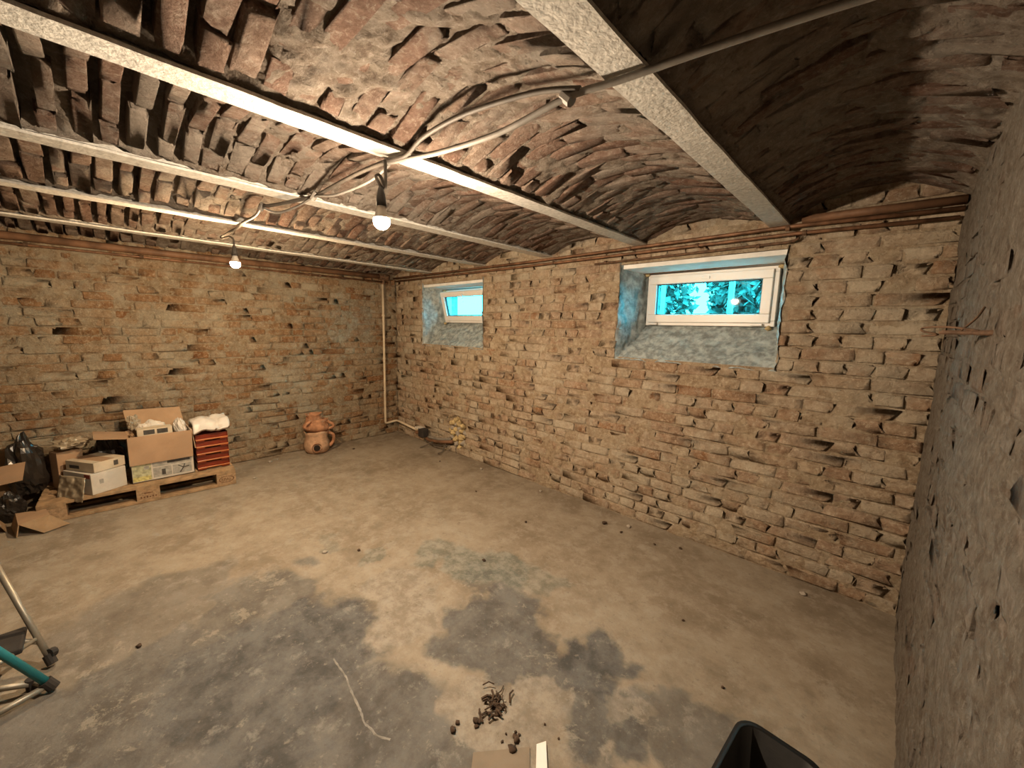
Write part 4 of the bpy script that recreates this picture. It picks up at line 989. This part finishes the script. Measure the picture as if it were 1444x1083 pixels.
tag(MB().slab([(-0.775, 0.955, 0.006), (-0.905, 0.80, 0.006), (-0.78, 0.66, 0.006), (-0.645, 0.81, 0.006)], 0.005).build('cardboard_sheet', 'card_floor', None), 'flat tan cardboard sheet on the floor next to the white laminate strip', 'cardboard')

# ------------------------------------------------------------------ debris
def fz(x, y): return 0.004 * float(fbm(x * 1.6, y * 1.6, None, 3, 3)) - 0.004
DB = 'crumbs on the floor'
t = thing('twig_heap', 'dark heap of broken twigs and soil on the bare concrete', 'debris', (-1.0, 0.99, 0))
for k in range(26):
    an = random.uniform(0, 6.28); L = random.uniform(0.02, 0.065); x = -0.985 + random.gauss(0, 0.028); y = 0.985 + random.gauss(0, 0.028); z = random.uniform(0.004, 0.018)
    MB().tube([(x, y, z), (x + L * .5 * math.cos(an), y + L * .5 * math.sin(an), z + random.uniform(0, .008)), (x + L * math.cos(an + .3), y + L * math.sin(an + .3), max(.003, z - .003))], random.uniform(.002, .0055), 5).build('twig', 'soil', t)
for k in range(6): MB().blob((-0.985 + random.gauss(0, .022), 0.985 + random.gauss(0, .022), 0.008), (.014, .011, .009), 400 + k, .4, 2, 9, 6).build('clod', 'soil', t)
clods = [(-0.985, 0.885, .014), (-0.97, 0.87, .009), (-0.826, 0.94, .014), (-0.84, 0.945, .010), (-0.812, 0.905, .017), (-0.833, 0.962, .006), (-0.87, 0.93, .005), (-0.85, 0.96, .006), (-0.86, .90, .006), (-1.02, .80, .014), (-1.03, .83, .01),
         (-0.72, 1.055, .005), (-0.79, 1.06, .005), (-1.46, 2.628, .022), (-1.30, 2.60, .012), (-1.05, 2.62, .010), (-2.42, 1.10, .012), (-1.75, 1.62, .013), (-0.35, 1.72, .008), (-2.36, .02, .012), (-0.62, 2.0, .008), (-1.9, 2.2, .012), (-2.6, 2.3, .010), (-4.55, 2.05, .014), (-3.5, 2.55, .010), (-0.9, 2.7, .012)]
for k, (x, y, r_) in enumerate(clods):
    o = MB().blob((x, y, fz(x, y) + r_ * 0.5), (r_ * 1.0, r_ * .8, r_ * 0.55), 500 + k, .4, 2, 9, 6, k).build('clod', 'soil', None, True)
    if k < 11: tag(o, 'dark soil clod scattered next to the heap of twigs', 'clod', 'clods around the twig heap')
    elif y > 2.5: tag(o, 'dark crumb of soil at the foot of the window wall', 'clod', 'clods along the window wall')
    else: tag(o, 'small dark crumb of soil alone on the open concrete floor', 'clod', DB)
for k, (x, y, r_) in enumerate([(-0.965, 1.02, .004), (-2.55, 0.93, .012), (-1.3, 2.72, .014), (-3.0, 2.72, .016), (-4.72, 1.2, .018), (-4.76, 1.28, .012), (-2.2, 2.74, .012), (-0.2, 2.72, .014), (-4.3, .95, .012)]):
    o = MB().blob((x, y, fz(x, y) + r_ * .5), (r_ * 1.3, r_, r_ * .7), 600 + k, .4, 2, 9, 6, k).build('mortar_crumb', 'grit', None, True)
    if y > 2.5: tag(o, 'pale mortar crumb fallen at the foot of the window wall', 'crumb', 'mortar crumbs along the window wall')
    elif x < -4: tag(o, 'pale mortar crumb on the floor between the pallet and the clay pots', 'crumb', 'mortar crumbs by the pallet')
    elif k == 0: tag(o, 'tiny pale speck of mortar at the edge of the twig heap', 'crumb')
    else: tag(o, 'pale mortar crumb alone on the open concrete floor', 'crumb')

# ------------------------------------------------------------------ wire hook on the right wall
t = thing('wall_hook', 'rusty nail with a bent wire sticking out of the right wall', 'hook', (XR, 1.600, 1.515))
MB().tube([(XR + 0.01, 1.600, 1.515), (XR - 0.085, 1.710, 1.515)], [0.008, 0.006], 8).build('nail', 'rust', t)
MB().tube([(XR - 0.02, 1.630, 1.52), (XR - 0.07, 1.690, 1.53), (XR - 0.118, 1.730, 1.528), (XR - 0.122, 1.720, 1.518), (XR - 0.09, 1.710, 1.508), (XR - 0.12, 1.740, 1.503)], 0.003, 6, True, 4).build('wire', 'rust', t, True)
MB().tube([(XR - 0.05, 1.660, 1.52), (XR - 0.025, 1.670, 1.555), (XR - 0.012, 1.690, 1.585)], 0.003, 6, True, 4).build('wire', 'rust', t, True)
